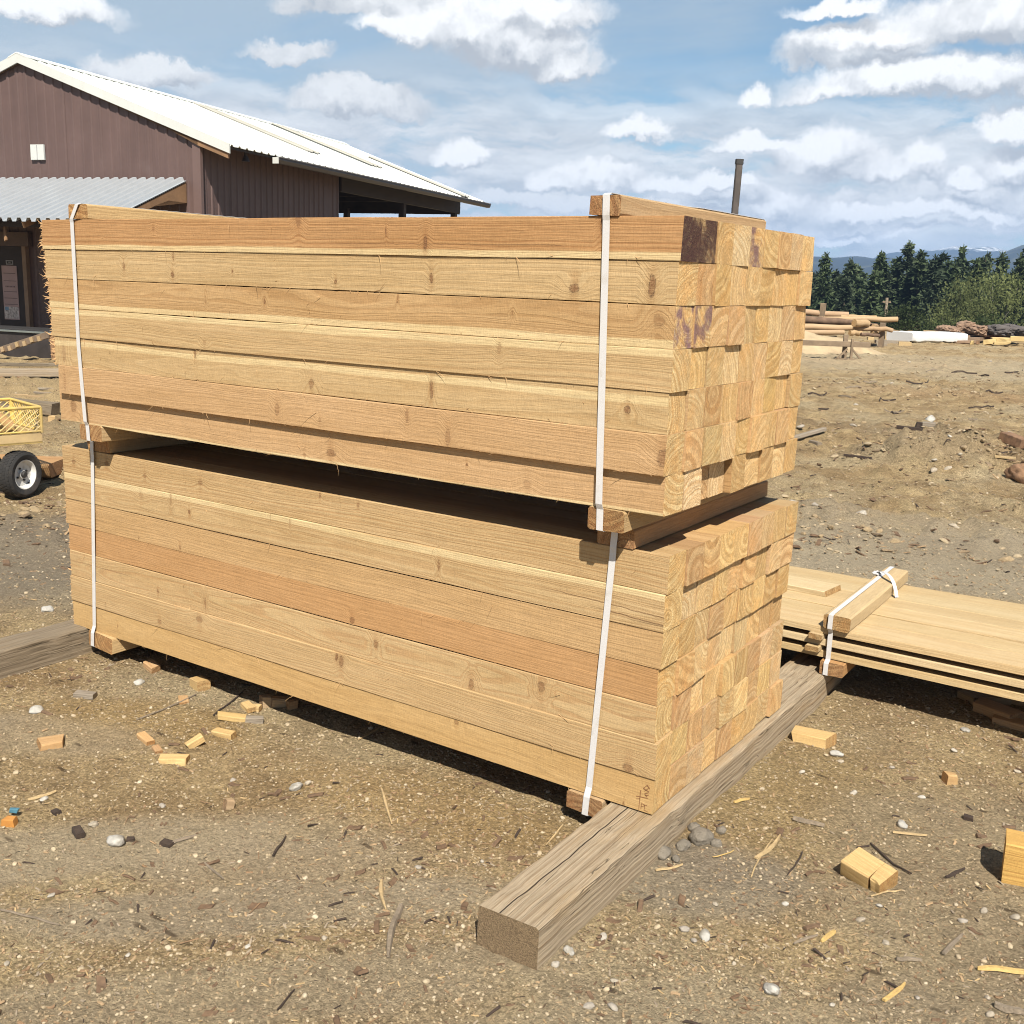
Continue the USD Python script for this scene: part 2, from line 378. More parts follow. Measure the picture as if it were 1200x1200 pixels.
    face = g.v('multiply', face, g.n('combine_xyz', x=g.rng(mott, 0.2, 0.8, 0.90, 1.10, False), y=g.rng(mott, 0.2, 0.8, 0.86, 1.12, False), z=g.rng(mott, 0.2, 0.8, 0.78, 1.16, False)))
    face = g.v('scale', face, scale=g.m('add', g.rng(fib, 0.3, 0.7, -0.17, 0.17, False), g.m('multiply', g.rng(saw, 0.3, 0.7, 0.91, 1.09, False), g.rng(band, 0.3, 0.7, 0.975, 1.025, False))))
    for (x0, x1, zc_, sl, th) in checks:        # drying checks that run in from an end
        dz = g.m('absolute', g.m('add', g.m('subtract', Z, zc_), g.m('add', g.m('multiply', g.m('subtract', X, x0), -sl), g.m('multiply', g.m('subtract', g.noise(g.n('mapping', mapping_type='point', vector=PO, scale=(9.0, 0, 0)), 1.0, 4.0, 0.7), 0.5), 0.012))))
        k_ = g.m('multiply', g.rng(dz, th * 0.4, th, 1.0, 0.0), g.m('multiply', g.rng(X, x0, x0 + 0.12), g.rng(X, x1, x1 + 0.01, 1.0, 0.0)))
        face = g.mix(g.m('multiply', k_, 0.85), face, (0.16, 0.085, 0.04))
    if shade is not None:
        face = g.mix(g.m('multiply', shade, 0.8), face, tuple(c * f for c, f in zip(dark, (0.78, 0.66, 0.56))))
        kn = g.noise(g.v('scale', PO, scale=260.0), 1.0, 2.0)
        face = g.mix(g.m('multiply', core, g.rng(kn, 0.3, 0.7, 0.45, 0.95)), face, (0.21, 0.10, 0.045))
        face = g.mix(g.m('multiply', rim, g.rng(kn, 0.35, 0.6, 0.2, 0.85)), face, (0.10, 0.05, 0.027))
    # sawn ends: arcs, torn fibre, saw marks
    y0_ = g.m('add', Y, g.m('multiply', cy.o('y'), 0.22)); z0_ = g.m('add', Z, g.m('multiply', cy.o('z'), 0.26))
    r0 = g.m('add', g.m('sqrt', g.m('add', g.m('multiply', y0_, y0_), g.m('multiply', z0_, z0_))), g.m('multiply', g.m('subtract', g.noise(PO, 22.0, 2.0, 0.5), 0.5), 0.018))
    ringe = g.n('noise_texture', dimensions='1D', w=g.m('add', g.m('multiply', r0, ring * 0.62), g.m('multiply', rnd, 53.0)), scale=1.0, detail=4.0, roughness=0.6)
    erng = g.rng(ringe, 0.36, 0.62)
    rough = g.n('voronoi_texture', vector=g.v('scale', PO, scale=330.0), scale=1.0, detail=1.0)
    en = g.noise(PO, 34.0, 5.0, 0.65)
    e2 = g.noise(PO, 11.0, 3.0, 0.6)
    ec = g.mix(g.m('multiply', erng, 0.78), end, g.v('multiply', end_dark, (0.88, 0.82, 0.75)))
    ec = g.mix(g.rng(e2, 0.46, 0.70, 0.0, 0.55), ec, g.v('multiply', end_dark, (1.2, 1.05, 0.9)))
    tear = g.rng(g.noise(g.n('mapping', mapping_type='point', vector=PO, scale=(1.0, 1.5, 0.8)), 230.0, 5.0, 0.78), 0.36, 0.62, 0.58, 1.26, False)
    ec = g.v('scale', ec, scale=g.m('multiply', tear, g.rng(en, 0.25, 0.75, 0.80, 1.2, False)))
    tear2 = g.rng(g.noise(PO, 300.0, 3.0, 0.7), 0.35, 0.62, 0.4, 1.3, False)
    if stain:
        lo, hi, scol, amt, sc = stain
        sm = g.m('multiply', g.rng(g.noise(PO, sc, 3.0, 0.6), lo, hi), g.rng(g.noise(PO, 380.0, 2.0, 0.6), 0.30, 0.55, 0.78, 1.0))
        ec = g.mix(g.m('multiply', sm, amt), ec, g.v('scale', scol, scale=tear2))
    isend = g.rng(g.m('absolute', g.n('separate_xyz', vector=N)), 0.75, 0.85)
    col = g.mix(isend, face, ec)
    if vary:
        sv = g.n('separate_xyz', vector=wn)
        col = g.v('multiply', col, g.n('combine_xyz', x=g.m('add', g.m('multiply', sv, vary * 0.9), 1 - vary * 0.5), y=g.m('add', g.m('add', g.m('multiply', sv, vary * 0.9), 1 - vary * 0.6), g.m('multiply', sv.o('y'), vary * 0.12)), z=g.m('add', g.m('add', g.m('multiply', sv, vary * 0.9), 1 - vary * 0.7), g.m('multiply', sv.o('z'), vary * 0.5))))
    hf = g.m('add', g.m('add', g.m('multiply', fib, 0.5), g.m('multiply', saw, 0.0 if smooth_face else 0.55)), g.m('multiply', ringv, -0.25))
    he = g.m('add', g.m('multiply', g.noise(PO, 260.0, 4.0, 0.75), 2.6), g.m('add', g.m('multiply', en, 1.4), g.m('multiply', erng, -0.3)))
    nrm = g.n('bump', height=g.n('mix_float', fac=isend, a=hf, b=he), strength=0.75, distance=0.0022)
    return g.save(name, g.n('principled_bsdf', base_color=col, roughness=0.78, specular_ior_level=0.25, normal=nrm))


def weathered(name, light=(0.42, 0.34, 0.245), dark=(0.28, 0.215, 0.15), tan=(0.46, 0.35, 0.22), cracks=1.0, split=None, end=(0.17, 0.13, 0.085)):
    """Old grey timber along local x with long checks."""
    g = Graph()
    tc = g.n('texture_coordinate'); P = tc.o('object'); N = tc.o('normal')
    s = g.n('separate_xyz', vector=P)
    rnd = g.n('object_info').o('random')
    PO = g.v('add', P, g.n('combine_xyz', x=g.m('multiply', rnd, 31.0), y=g.m('multiply', rnd, 7.0), z=g.m('multiply', rnd, 3.0)))
    grainv = g.noise(g.n('mapping', mapping_type='point', vector=PO, scale=(0.9, 120.0, 120.0)), 1.0, 5.0, 0.60, 0.1)
    fib = g.noise(g.n('mapping', mapping_type='point', vector=PO, scale=(14.0, 420.0, 420.0)), 1.0, 3.0, 0.6)
    big = g.noise(g.n('mapping', mapping_type='point', vector=PO, scale=(3.0, 14.0, 14.0)), 1.0, 4.0, 0.6)
    ck = g.noise(g.n('mapping', mapping_type='point', vector=PO, scale=(0.9, 46.0, 46.0)), 1.0, 2.0, 0.5)
    crack = g.m('multiply', g.rng(g.m('absolute', g.m('subtract', ck, 0.60)), 0.0, 0.008, 1.0, 0.0), cracks)
    c = g.mix(g.rng(grainv, 0.42, 0.74), light, dark)
    if split is not None:       # one long open check on the upper side
        wob = g.m('multiply', g.m('subtract', g.noise(g.n('mapping', mapping_type='point', vector=P, scale=(3.0, 0, 0)), 1.0, 4.0, 0.6), 0.5), 0.022)
        dy = g.m('absolute', g.m('subtract', g.m('add', s.o('y'), wob), split))
        sp = g.m('multiply', g.rng(dy, 0.0008, 0.0022, 1.0, 0.0), g.m('multiply', g.rng(s.o('z'), 0.05, 0.06), g.rng(s, -0.35, -0.1, 1.0, 0.0)))
        crack = g.m('maximum', crack, sp)
    c = g.mix(g.rng(big, 0.50, 0.72, 0.0, 0.75), c, tan)
    c = g.v('scale', c, scale=g.rng(fib, 0.3, 0.7, 0.85, 1.15, False))
    c = g.mix(g.m('multiply', crack, 0.9), c, (0.03, 0.022, 0.016))
    isend = g.rng(g.m('absolute', g.n('separate_xyz', vector=N)), 0.7, 0.85)
    en = g.noise(PO, 260.0, 4.0, 0.7)
    ec = g.mix(g.rng(en, 0.35, 0.65), end, tuple(2.1 * x for x in end))
    c = g.mix(isend, c, ec)
    h = g.m('add', g.m('add', g.m('multiply', grainv, 1.2), g.m('multiply', fib, 0.4)), g.m('multiply', crack, -2.0))
    h = g.n('mix_float', fac=isend, a=h, b=g.m('multiply', en, 2.2))
    return g.save(name, g.n('principled_bsdf', base_color=c, roughness=0.85, specular_ior_level=0.2, normal=g.n('bump', height=h, strength=0.9, distance=0.005)))


def ground_material(sawdust, greys, damp):
    g = Graph()
    P = g.n('geometry').o('position')
    s = g.n('separate_xyz', vector=P)
    F = g.n('combine_xyz', x=s, y=s.o('y'), z=0.0)
    big = g.noise(F, 0.55, 5.0, 0.6, 0.4)
    mid = g.noise(F, 2.6, 5.0, 0.62)
    sml = g.noise(F, 14.0, 5.0, 0.65)
    grit = g.noise(P, 95.0, 5.0, 0.75)
    grit2 = g.noise(P, 260.0, 3.0, 0.7)
    brown, tan, grey = (0.34, 0.236, 0.124), (0.52, 0.392, 0.214), (0.48, 0.388, 0.242)
    c = g.mix(g.rng(mid, 0.35, 0.68), brown, tan)
    c = g.mix(g.rng(big, 0.46, 0.64, 0.0, 0.85), c, grey)
    c = g.mix(g.rng(sml, 0.52, 0.75, 0.0, 0.6), c, (0.165, 0.108, 0.060))
    dust = None
    for (x, y, rx, ry, ang, amt, col) in sawdust + greys + damp:
        q = g.n('mapping', mapping_type='texture', vector=F, location=(x, y, 0), rotation=(0, 0, ang), scale=(rx, ry, 1))
        d = g.m('add', g.v('length', q).o('value'), g.m('multiply', g.m('subtract', mid, 0.5), 0.9))
        c = g.mix(g.rng(d, 0.55, 1.05, amt, 0.0), c, col)
        if (x, y, rx, ry, ang, amt, col) in greys:
            dm = g.rng(d, 0.5, 1.0, amt, 0.0); dust = dm if dust is None else g.m('maximum', dust, dm)
    calm = g.m('subtract', 1.0, g.m('multiply', dust, 0.45))       # trodden, dusty places carry less grit
    # chips and grit: cells with their own tone
    for sc, thr, lo, hi in ((150.0, 0.0, 0.70, 1.32), (62.0, 0.84, 1.10, 1.45)):
        vt = g.n('voronoi_texture', vector=F, scale=sc, randomness=1.0)
        rv = g.n('separate_xyz', vector=vt.o('color'))
        val = g.rng(rv, 0.0, 1.0, lo, hi, False)
        if thr:
            val = g.n('mix_float', fac=g.m('multiply', g.rng(rv.o('y'), thr, thr + 0.05), g.rng(vt, 0.25, 0.45, 1.0, 0.0)), a=1.0, b=val)
        c = g.v('scale', c, scale=g.n('mix_float', fac=calm, a=1.0, b=val))
    c = g.v('scale', c, scale=g.n('mix_float', fac=calm, a=1.0, b=g.m('multiply', g.rng(grit, 0.3, 0.7, 0.62, 1.32, False), g.rng(grit2, 0.25, 0.75, 0.78, 1.22, False))))
    vs = g.n('voronoi_texture', vector=F, scale=38.0)
    peb = g.m('multiply', g.rng(g.n('separate_xyz', vector=vs.o('color')), 0.955, 0.975), g.rng(vs, 0.16, 0.30, 1.0, 0.0))
    c = g.mix(g.m('multiply', peb, 0.7), c, (0.55, 0.46, 0.33))
    vd = g.n('voronoi_texture', vector=g.n('mapping', mapping_type='point', vector=F, rotation=(0, 0, 0.7), scale=(9.0, 30.0, 1.0)), scale=1.0)
    drk = g.m('multiply', g.rng(g.n('separate_xyz', vector=vd.o('color')), 0.90, 0.94), g.rng(vd, 0.12, 0.3, 1.0, 0.0))
    c = g.mix(g.m('multiply', drk, 0.75), c, (0.075, 0.048, 0.03))
    vf = g.n('voronoi_texture', vector=g.n('mapping', mapping_type='point', vector=F, rotation=(0, 0, 0.35), scale=(2.6, 11.0, 1.0)), scale=1.0)
    far_ = g.m('multiply', g.rng(g.n('separate_xyz', vector=vf.o('color')), 0.80, 0.86), g.rng(g.m('add', vf, g.m('multiply', g.m('subtract', sml, 0.5), 0.5)), 0.10, 0.32, 1.0, 0.0))
    away = g.rng(s.o('y'), 3.5, 7.0)
    c = g.mix(g.m('multiply', g.m('multiply', far_, away), 0.55), c, (0.115, 0.075, 0.045))
    c = g.v('scale', c, scale=g.n('mix_float', fac=away, a=1.0, b=g.rng(g.noise(F, 5.5, 5.0, 0.7), 0.3, 0.7, 0.72, 1.22, False)))
    h = g.m('add', g.m('add', g.m('multiply', grit, 0.9), g.m('multiply', grit2, 0.45)), g.m('add', g.m('multiply', sml, 1.5), g.m('multiply', peb, 0.35)))
    nrm = g.n('bump', height=h, strength=1.0, distance=0.018)
    return g.save('ground_look', g.n('principled_bsdf', base_color=c, roughness=0.92, specular_ior_level=0.12, normal=nrm))


def speckled(name, cols, rough=0.85, bump=0.4):
    """One of several tones per loose piece."""
    g = Graph()
    rnd = g.n('object_info').o('random')
    wn = g.n('white_noise_texture', dimensions='1D', w=g.m('multiply', rnd, 733.0))
    ramp = g.n('rgb_ramp', ramp=[(i / len(cols), c) for i, c in enumerate(cols)], interpolate=False, fac=wn)
    P = g.n('geometry').o('position')
    c = g.v('scale', ramp, scale=g.rng(g.noise(P, 120.0, 3.0, 0.6), 0.25, 0.75, 0.75, 1.25, False))
    return g.save(name, g.n('principled_bsdf', base_color=c, roughness=rough, specular_ior_level=0.2))


def leafy(name, dark, light, scale=0.9, trans=0.25):
    g = Graph()
    P = g.n('geometry').o('position')
    rnd = g.n('object_info').o('random')
    n = g.noise(P, scale, 3.0, 0.6)
    isl = g.n('geometry').o('random_per_island')
    c = g.mix(g.rng(n, 0.35, 0.65), dark, light)
    c = g.v('scale', c, scale=g.m('add', g.m('multiply', isl, 0.8), g.m('add', 0.45, g.m('multiply', rnd, 0.35))))
    p = g.n('principled_bsdf', base_color=c, roughness=0.7, specular_ior_level=0.2)
    t = g.n('translucent_bsdf', color=c)
    return g.save(name, g.n('mix_closure', fac=trans, closure1=p, closure2=t))


def strap_material():
    g = Graph()
    P = g.n('geometry').o('position')
    w = g.noise(P, 900.0, 2.0, 0.6)
    c = g.v('scale', (0.72, 0.71, 0.715), scale=g.rng(w, 0.3, 0.7, 0.86, 1.08, False))
    c = g.mix(g.rng(g.noise(P, 26.0, 5.0, 0.7), 0.50, 0.75, 0.0, 0.5), c, (0.50, 0.45, 0.38))
    return g.save('strap_look', g.n('principled_bsdf', base_color=c, roughness=0.45, specular_ior_level=0.4, normal=g.n('bump', height=w, strength=0.3, distance=0.001)))


def mountain_material(name, forest, clear, snow_z):
    g = Graph()
    P = g.n('geometry').o('position')
    n = g.noise(P, 0.009, 6.0, 0.6)
    n2 = g.noise(P, 0.05, 5.0, 0.65)
    c = g.mix(g.rng(n, 0.52, 0.62, 0.0, 0.8), forest, clear)
    c = g.v('scale', c, scale=g.rng(n2, 0.3, 0.7, 0.7, 1.3, False))
    if snow_z:
        z = g.n('separate_xyz', vector=P).o('z')
        s = g.m('multiply', g.rng(g.m('add', z, g.m('multiply', g.m('subtract', n, 0.5), 36.0)), snow_z, snow_z + 10.0), g.rng(n2, 0.44, 0.56))
        c = g.mix(s, c, (0.78, 0.80, 0.83))
    return g.save(name, g.n('principled_bsdf', base_color=c, roughness=0.95, specular_ior_level=0.05))


def metal_ribbed(name, col, rough=0.45, vary=0.12, metal=0.0, streak=0.25):
    """Painted or galvanised sheet: faint runs down the sheet, dust, dull patches."""
    g = Graph()
    P = g.n('geometry').o('position')
    s = g.n('separate_xyz', vector=P)
    run = g.noise(g.n('mapping', mapping_type='point', vector=P, scale=(5.0, 5.0, 0.35)), 1.0, 4.0, 0.65)
    spot = g.noise(P, 1.3, 5.0, 0.65)
    c = g.v('scale', col, scale=g.m('multiply', g.rng(run, 0.25, 0.75, 1 - vary, 1 + vary, False), g.rng(spot, 0.3, 0.7, 1 - vary, 1 + vary * 0.5, False)))
    c = g.mix(g.rng(spot, 0.55, 0.75, 0.0, streak), c, tuple(0.6 * x + 0.08 for x in col))
    return g.save(name, g.n('principled_bsdf', base_color=c, roughness=rough, metallic=metal, specular_ior_level=0.4))

# ------------------------------------------------------------------ ground
def smooth01(t):
    t = np.clip(t, 0, 1); return t * t * (3 - 2 * t)
MOUNDS = [(-0.98, 7.5, 0.62, 0.55, 0.24), (-0.2, 7.9, 0.8, 0.6, 0.17), (0.75, 8.2, 0.9, 0.6, 0.18), (-2.45, 8.3, 0.7, 0.5, 0.12), (-3.6, 14.5, 3.0, 1.2, 0.08), (0.5, 17.0, 3.5, 1.3, 0.10), 
          (-0.02, 0.30, 0.28, 0.20, 0.02), (-7.4, 2.9, 1.2, 0.5, 0.10), (-9.8, 5.0, 2.2, 0.9, 0.10), (2.6, 24.0, 5.0, 1.6, 0.1)]
def gz(x, y, detail=True):
    x = np.asarray(x, float); y = np.asarray(y, float)
    p = np.stack([x, y, np.zeros_like(x)], -1)
    d = np.hypot(x - CAM[0], y - CAM[1])
    z = (meshkit.fbm(p * 0.35, 3, 3) - 0.5) * 0.10 * smooth01((d - 3.0) / 5.0)
    for (mx, my, sx, sy, h) in MOUNDS:
        z = z + h * np.exp(-((x - mx) / sx) ** 2 - ((y - my) / sy) ** 2) * (0.35 + 1.3 * meshkit.fbm(p * 2.6, 4, 11))
    if detail:
        z = z + (meshkit.fbm(p * 2.4, 4, 5) - 0.5) * 0.034 + (meshkit.fbm(p * 13.0, 3, 6) - 0.5) * 0.013
        z = z + (meshkit.fbm(p * 48.0, 2, 8) - 0.5) * 0.006 * (1 - smooth01((d - 5) / 5.0)) + np.maximum(meshkit.fbm(p * 6.0, 3, 9) - 0.50, 0) * 0.20 * smooth01((d - 4.5) / 3.0)
    m = sum(np.exp(-((x - mx) / (sx * 1.1)) ** 2 - ((y - my) / (sy * 1.1)) ** 2) for (mx, my, sx, sy, h) in MOUNDS[:4])
    z = z + np.minimum(m, 1) * ((meshkit.fbm(p * 9.0, 4, 14) - 0.5) * 0.16 + np.abs(meshkit.fbm(p * 5.0, 3, 15) - 0.5) * 0.10)
    z = z - 0.010
    drop = smooth01((d - 46.0) / 60.0) * smooth01((x - y * -1.2 + 30.0) / 25.0)
    return z - 13.0 * drop
def ground_at(px, py):
    """A point on the ground seen at a photo point."""
    d = ray(px, py); t = 1.2 * 1.012 ** np.arange(330)
    P = CAM + d * t[:, None]
    below = P[:, 2] < gz(P[:, 0], P[:, 1])
    i = max(int(np.argmax(below)), 1); lo, hi = t[i - 1], t[i]
    for _ in range(12):
        mid = (lo + hi) / 2; q = CAM + d * mid
        if q[2] < float(gz(q[0], q[1])): hi = mid
        else: lo = mid
    q = CAM + d * hi
    return np.array([q[0], q[1], float(gz(q[0], q[1]))])

def build_ground():
    core = np.radians(np.arange(-33.5 - 31, -33.5 + 31.01, 0.16))
    rest = np.radians(np.linspace(-2.5 + 0.2, 360 - 64.7, 110))
    ang = np.concatenate([core, rest])
    rr = [0.35]
    while rr[-1] < 42: rr.append(rr[-1] * 1.0125 + 0.0005)
    while rr[-1] < 3450: rr.append(rr[-1] * 1.06)
    rr = np.array(rr)
    A, R = np.meshgrid(ang, rr, indexing='ij')
    x = CAM[0] + R * np.sin(A); y = CAM[1] + R * np.cos(A)
    z = gz(x, y)
    na, nr = len(ang), len(rr)
    v = np.stack([x, y, z], -1).reshape(-1, 3)
    i, j = np.meshgrid(np.arange(na), np.arange(nr - 1), indexing='ij'); k = (i + 1) % na
    f = np.stack([i * nr + j, i * nr + j + 1, k * nr + j + 1, k * nr + j], -1).reshape(-1, 4)
    f = f[:, ::-1]
    c = len(v); v = np.vstack([v, [[CAM[0], CAM[1], float(gz(CAM[0], CAM[1]))]]])
    fan = np.stack([np.full(na, c), ((np.arange(na) + 1) % na) * nr, np.arange(na) * nr], 1)
    ft = np.vstack([f[:, [0, 1, 2]], f[:, [0, 2, 3]], fan])
    n = np.cross(v[ft[:, 1]] - v[ft[:, 0]], v[ft[:, 2]] - v[ft[:, 0]])
    flip = n[:, 2] < 0
    ft[flip] = ft[flip][:, ::-1]
    return v, ft
p1, p2, p3, p4 = gp(30, 462), gp(20, 650), gp(1010, 640), gp(290, 1060)
SAWDUST = [(p1[0], p1[1], 4.2, 2.0, 0.9, 0.85, (0.47, 0.345, 0.185)), (-8.2, 3.2, 2.2, 1.0, 0.9, 0.6, (0.42, 0.31, 0.17)), (-0.62, -0.15, 0.5, 0.2, 0.2, 0.45, (0.45, 0.31, 0.14)),
           (-1.75, -0.30, 0.5, 0.22, 0.5, 0.5, (0.44, 0.30, 0.13)), (0.25, 0.55, 0.35, 0.5, 0.1, 0.45, (0.42, 0.31, 0.15))]
GREYS = [(p2[0], p2[1], 2.2, 1.2, 0.9, 0.7, (0.25, 0.21, 0.165)), (p3[0], p3[1], 3.5, 1.0, 0.3, 0.7, (0.44, 0.375, 0.275)), (-3.0, 22.0, 9.0, 5.0, 0.2, 0.55, (0.50, 0.42, 0.29)),
         (p4[0], p4[1], 0.9, 0.13, 0.75, 0.7, (0.46, 0.38, 0.27)), (0.15, -0.05, 0.35, 0.22, 0.6, 0.6, (0.36, 0.32, 0.26)), (-1.35, -1.05, 1.1, 0.20, 0.78, 0.8, (0.50, 0.41, 0.28)), (-0.6, -1.2, 1.3, 0.14, 0.80, 0.55, (0.48, 0.40, 0.28)), (0.75, 0.3, 0.5, 0.8, 0.3, 0.5, (0.44, 0.37, 0.26)), (0.30, -0.75, 0.30, 0.9, -0.7, 0.6, (0.46, 0.375, 0.255)), (-1.9, -0.55, 0.5, 0.18, 0.5, 0.55, (0.47, 0.38, 0.26)), (-0.75, -0.62, 0.45, 0.14, 0.75, 0.6, (0.47, 0.38, 0.26)), (0.5, 3.6, 2.6, 0.45, 0.12, 0.7, (0.47, 0.39, 0.27)), (-0.4, 4.9, 2.4, 0.35, 0.1, 0.6, (0.46, 0.38, 0.265)), (-2.6, -0.9, 0.8, 0.3, 0.6, 0.5, (0.46, 0.38, 0.27)), (-5.3, 21.0, 2.6, 1.4, 0.2, 0.7, (0.52, 0.40, 0.25))]
DAMP = [(-2.2, 9.0, 1.4, 0.9, 0.3, 0.4, (0.22, 0.155, 0.095)), (-0.5, 7.6, 1.6, 0.5, 0.2, 0.4, (0.27, 0.19, 0.115)), (-2.0, 14.2, 2.6, 0.7, 0.1, 0.4, (0.40, 0.26, 0.14))]
GROUND = ground_material(SAWDUST, GREYS, DAMP)
solo('ground', build_ground(), GROUND, 'bare yard of trodden earth, wood chips and gravel', None, kind='structure', smooth=True)

# ------------------------------------------------------------------ far hills and the air between
def ridge_mesh(profile, dist, depth, base, amp, seed, az0, az1, n=420):
    """profile: (photo x, photo y) of the crest; a hill mass of the given depth behind the distance."""
    az, zz = [], []
    for (x, y) in profile:
        d = ray(x, y); az.append(math.atan2(d[0], d[1])); zz.append(CAM[2] + dist * d[2] / math.hypot(d[0], d[1]))
    o = np.argsort(az); az, zz = np.array(az)[o], np.array(zz)[o]
    A = np.linspace(math.radians(az0), math.radians(az1), n)
    crest = np.interp(A, az, zz)
    crest = crest + (meshkit.fbm(np.stack([A * 60, A * 0, A * 0 + seed], -1), 5, seed) - 0.5) * amp
    ts = np.array([0, 0.1, 0.22, 0.36, 0.5, 0.64, 0.78, 0.9, 1.0, 1.15, 1.6])
    rows = []
    for t in ts:
        r = dist - depth * (1 - t)
        h = base + (crest - base) * (np.sin(min(t, 1) * math.pi / 2) ** 1.3 if t <= 1 else 1 - (t - 1) * 1.3)
        wob = (meshkit.fbm(np.stack([A * 45, np.full_like(A, t * 4.0), A * 0 + seed + 5], -1), 5, seed + 9) - 0.5) * amp * 3.0 * math.sin(math.pi * min(t, 1) * 0.98 + 0.02)
        rows.append(np.stack([CAM[0] + np.sin(A) * r, CAM[1] + np.cos(A) * r, h + wob], -1))
    v = np.array(rows).reshape(-1, 3)
    i, j = np.meshgrid(np.arange(len(ts) - 1), np.arange(n - 1), indexing='ij')
    f = np.stack([i * n + j, i * n + j + 1, (i + 1) * n + j + 1, (i + 1) * n + j], -1).reshape(-1, 4)
    return v, f
FOREST = (0.034, 0.042, 0.044)
near_prof = [(-2500, 300), (-900, 290), (0, 285), (500, 300), (800, 306), (955, 303), (1000, 301), (1040, 303), (1075, 312), (1100, 317), (1130, 322), (1150, 314), (1172, 302), (1200, 291), (1250, 280), (1400, 285), (1900, 300), (3000, 330)]
far_prof = [(-2500, 300), (0, 300), (800, 318), (990, 312), (1030, 300), (1055, 295), (1080, 293), (1102, 292), (1115, 288.5), (1124, 287.5), (1135, 291), (1160, 290), (1178, 293), (1200, 296), (1400, 300), (3000, 340)]
solo('mountain', ridge_mesh(far_prof, 3050, 1000, -20, 11, 4, -110, 45), mountain_material('far_mountain_look', FOREST, (0.08, 0.085, 0.065), 103.0), 'far blue mountain ridge with snow patches on its crest', None, kind='structure', smooth=True)
solo('hills', ridge_mesh(near_prof, 1900, 950, -20, 9, 2, -110, 45), mountain_material('hill_look', FOREST, (0.10, 0.105, 0.075), None), 'long blue forested hills behind the tree line', None, kind='structure', smooth=True)
gh = Graph()
HAZE = gh.save('haze_look', volume=gh.n('principled_volume', color=(0.40, 0.62, 1.0), density=0.00028, anisotropy=0.1))
hz = plain_box((7200, 7200, 182.0)); solo('haze', (hz[0] + np.array([CAM[0], CAM[1], 91.0 - 15.5]), hz[1]), HAZE, 'thin summer haze over the valley', None, kind='stuff')

# ------------------------------------------------------------------ the two strapped bundles
T, PITCHY, PITCHZ, W = 0.1, 0.103, 0.1, 0.927
ZB = 0.10; GAP = 0.112; Z2 = ZB + 0.7 + GAP
LOW_L = [-2.50, -2.493, -2.497, -2.49, -2.483, -2.487, -2.486]
LOW_R = [0.010, 0.003, 0.001, -0.005, -0.004, 0.005, 0.003]
UP_L = [-2.426, -2.421, -2.408, -2.398, -2.393, -2.371, -2.397]
UP_R = [0.021, 0.016, 0.014, 0.017, 0.011, 0.014, 0.012]
UY = -0.0755
UP_DY = [0.0, 0.002, 0.001, -0.002, 0.0, -0.004, 0.013]
LOW_DY = [0.003, 0.0, 0.002, 0.004, 0.0, -0.003, 0.001]
PALE, PALE_D = (0.555, 0.395, 0.208), (0.455, 0.292, 0.135)
TAN, TAN_D = (0.53, 0.345, 0.168), (0.415, 0.245, 0.108)
RED, RED_D = (0.50, 0.290, 0.132), (0.36, 0.180, 0.072)
PINK, PINK_D = (0.56, 0.362, 0.190), (0.47, 0.285, 0.135)
GOLD, GOLD_D = (0.56, 0.368, 0.165), (0.455, 0.275, 0.108)
SAP = (0.70, 0.55, 0.31)
def K(bundle, row, pts):
    """Knot places on the front face from photo points, in the timber's own frame."""
    L, R = (UP_L[row], UP_R[row]) if bundle else (LOW_L[row], LOW_R[row])
    Y = UY + UP_DY[row] if bundle else LOW_DY[row]
    zc = (Z2 if bundle else ZB) + 0.7 - PITCHZ * (row + 0.5)
    out = []
    for (x, y, r, *s) in pts:
        q = yp(x, y, Y); out.append((q[0] - (L + R) / 2, q[2] - zc, r, *s))
    return out
FRONT_UP = [
    dict(light=RED, dark=RED_D, sap=(-0.06, -0.034, SAP), checks=[(0.1, 0.9, -0.02, 0.004, 0.0009)], knots=K(1, 0, [(499, 284, 0.011), (350, 259, 0.013, 0.6), (453, 272, 0.005), (706, 262, 0.012), (180, 268, 0.006, 0.5)]), grain=0.75),
    dict(light=PALE, dark=PALE_D, knots=K(1, 1, [(145, 312, 0.009, 0.7), (202, 322, 0.008), (203, 300, 0.007, 0.7), (393, 330, 0.006), (505, 326, 0.009), (673, 338, 0.012), (764, 335, 0.016), (272, 318, 0.004)]), grain=0.5),
    dict(light=TAN, dark=TAN_D, sap=(-0.06, -0.030, SAP), knots=K(1, 2, [(309, 353, 0.006), (465, 350, 0.005, 0.6), (240, 352, 0.005, 0.4), (600, 366, 0.005, 0.5), (772, 376, 0.014, 0.4)]), grain=0.7),
    dict(light=PALE, dark=TAN_D, sap=(0.03, 0.048, SAP), knots=K(1, 3, [(585, 408, 0.009, 0.4), (240, 402, 0.007, 0.3)]), grain=0.45),
    dict(light=PALE, dark=PALE_D, sap=(0.018, 0.036, SAP), knots=K(1, 4, [(228, 415, 0.007), (364, 450, 0.012, 0.7), (505, 456, 0.012), (735, 480, 0.009), (75, 415, 0.018, 0.4)]), grain=0.55),
    dict(light=PINK, dark=PINK_D, knots=K(1, 5, [(325, 480, 0.013, 0.5), (477, 487, 0.011, 0.5), (525, 512, 0.014, 0.5), (375, 492, 0.006, 0.4), (76, 447, 0.016, 0.35), (777, 537, 0.018, 0.8)]), grain=0.4),
    dict(light=PINK, dark=PINK_D, sap=(-0.06, -0.044, SAP), knots=K(1, 6, [(388, 531, 0.014, 0.8), (547, 544, 0.004), (86, 476, 0.018, 0.6), (618, 568, 0.011, 0.3), (357, 533, 0.006, 0.5)]), grain=0.4),
]
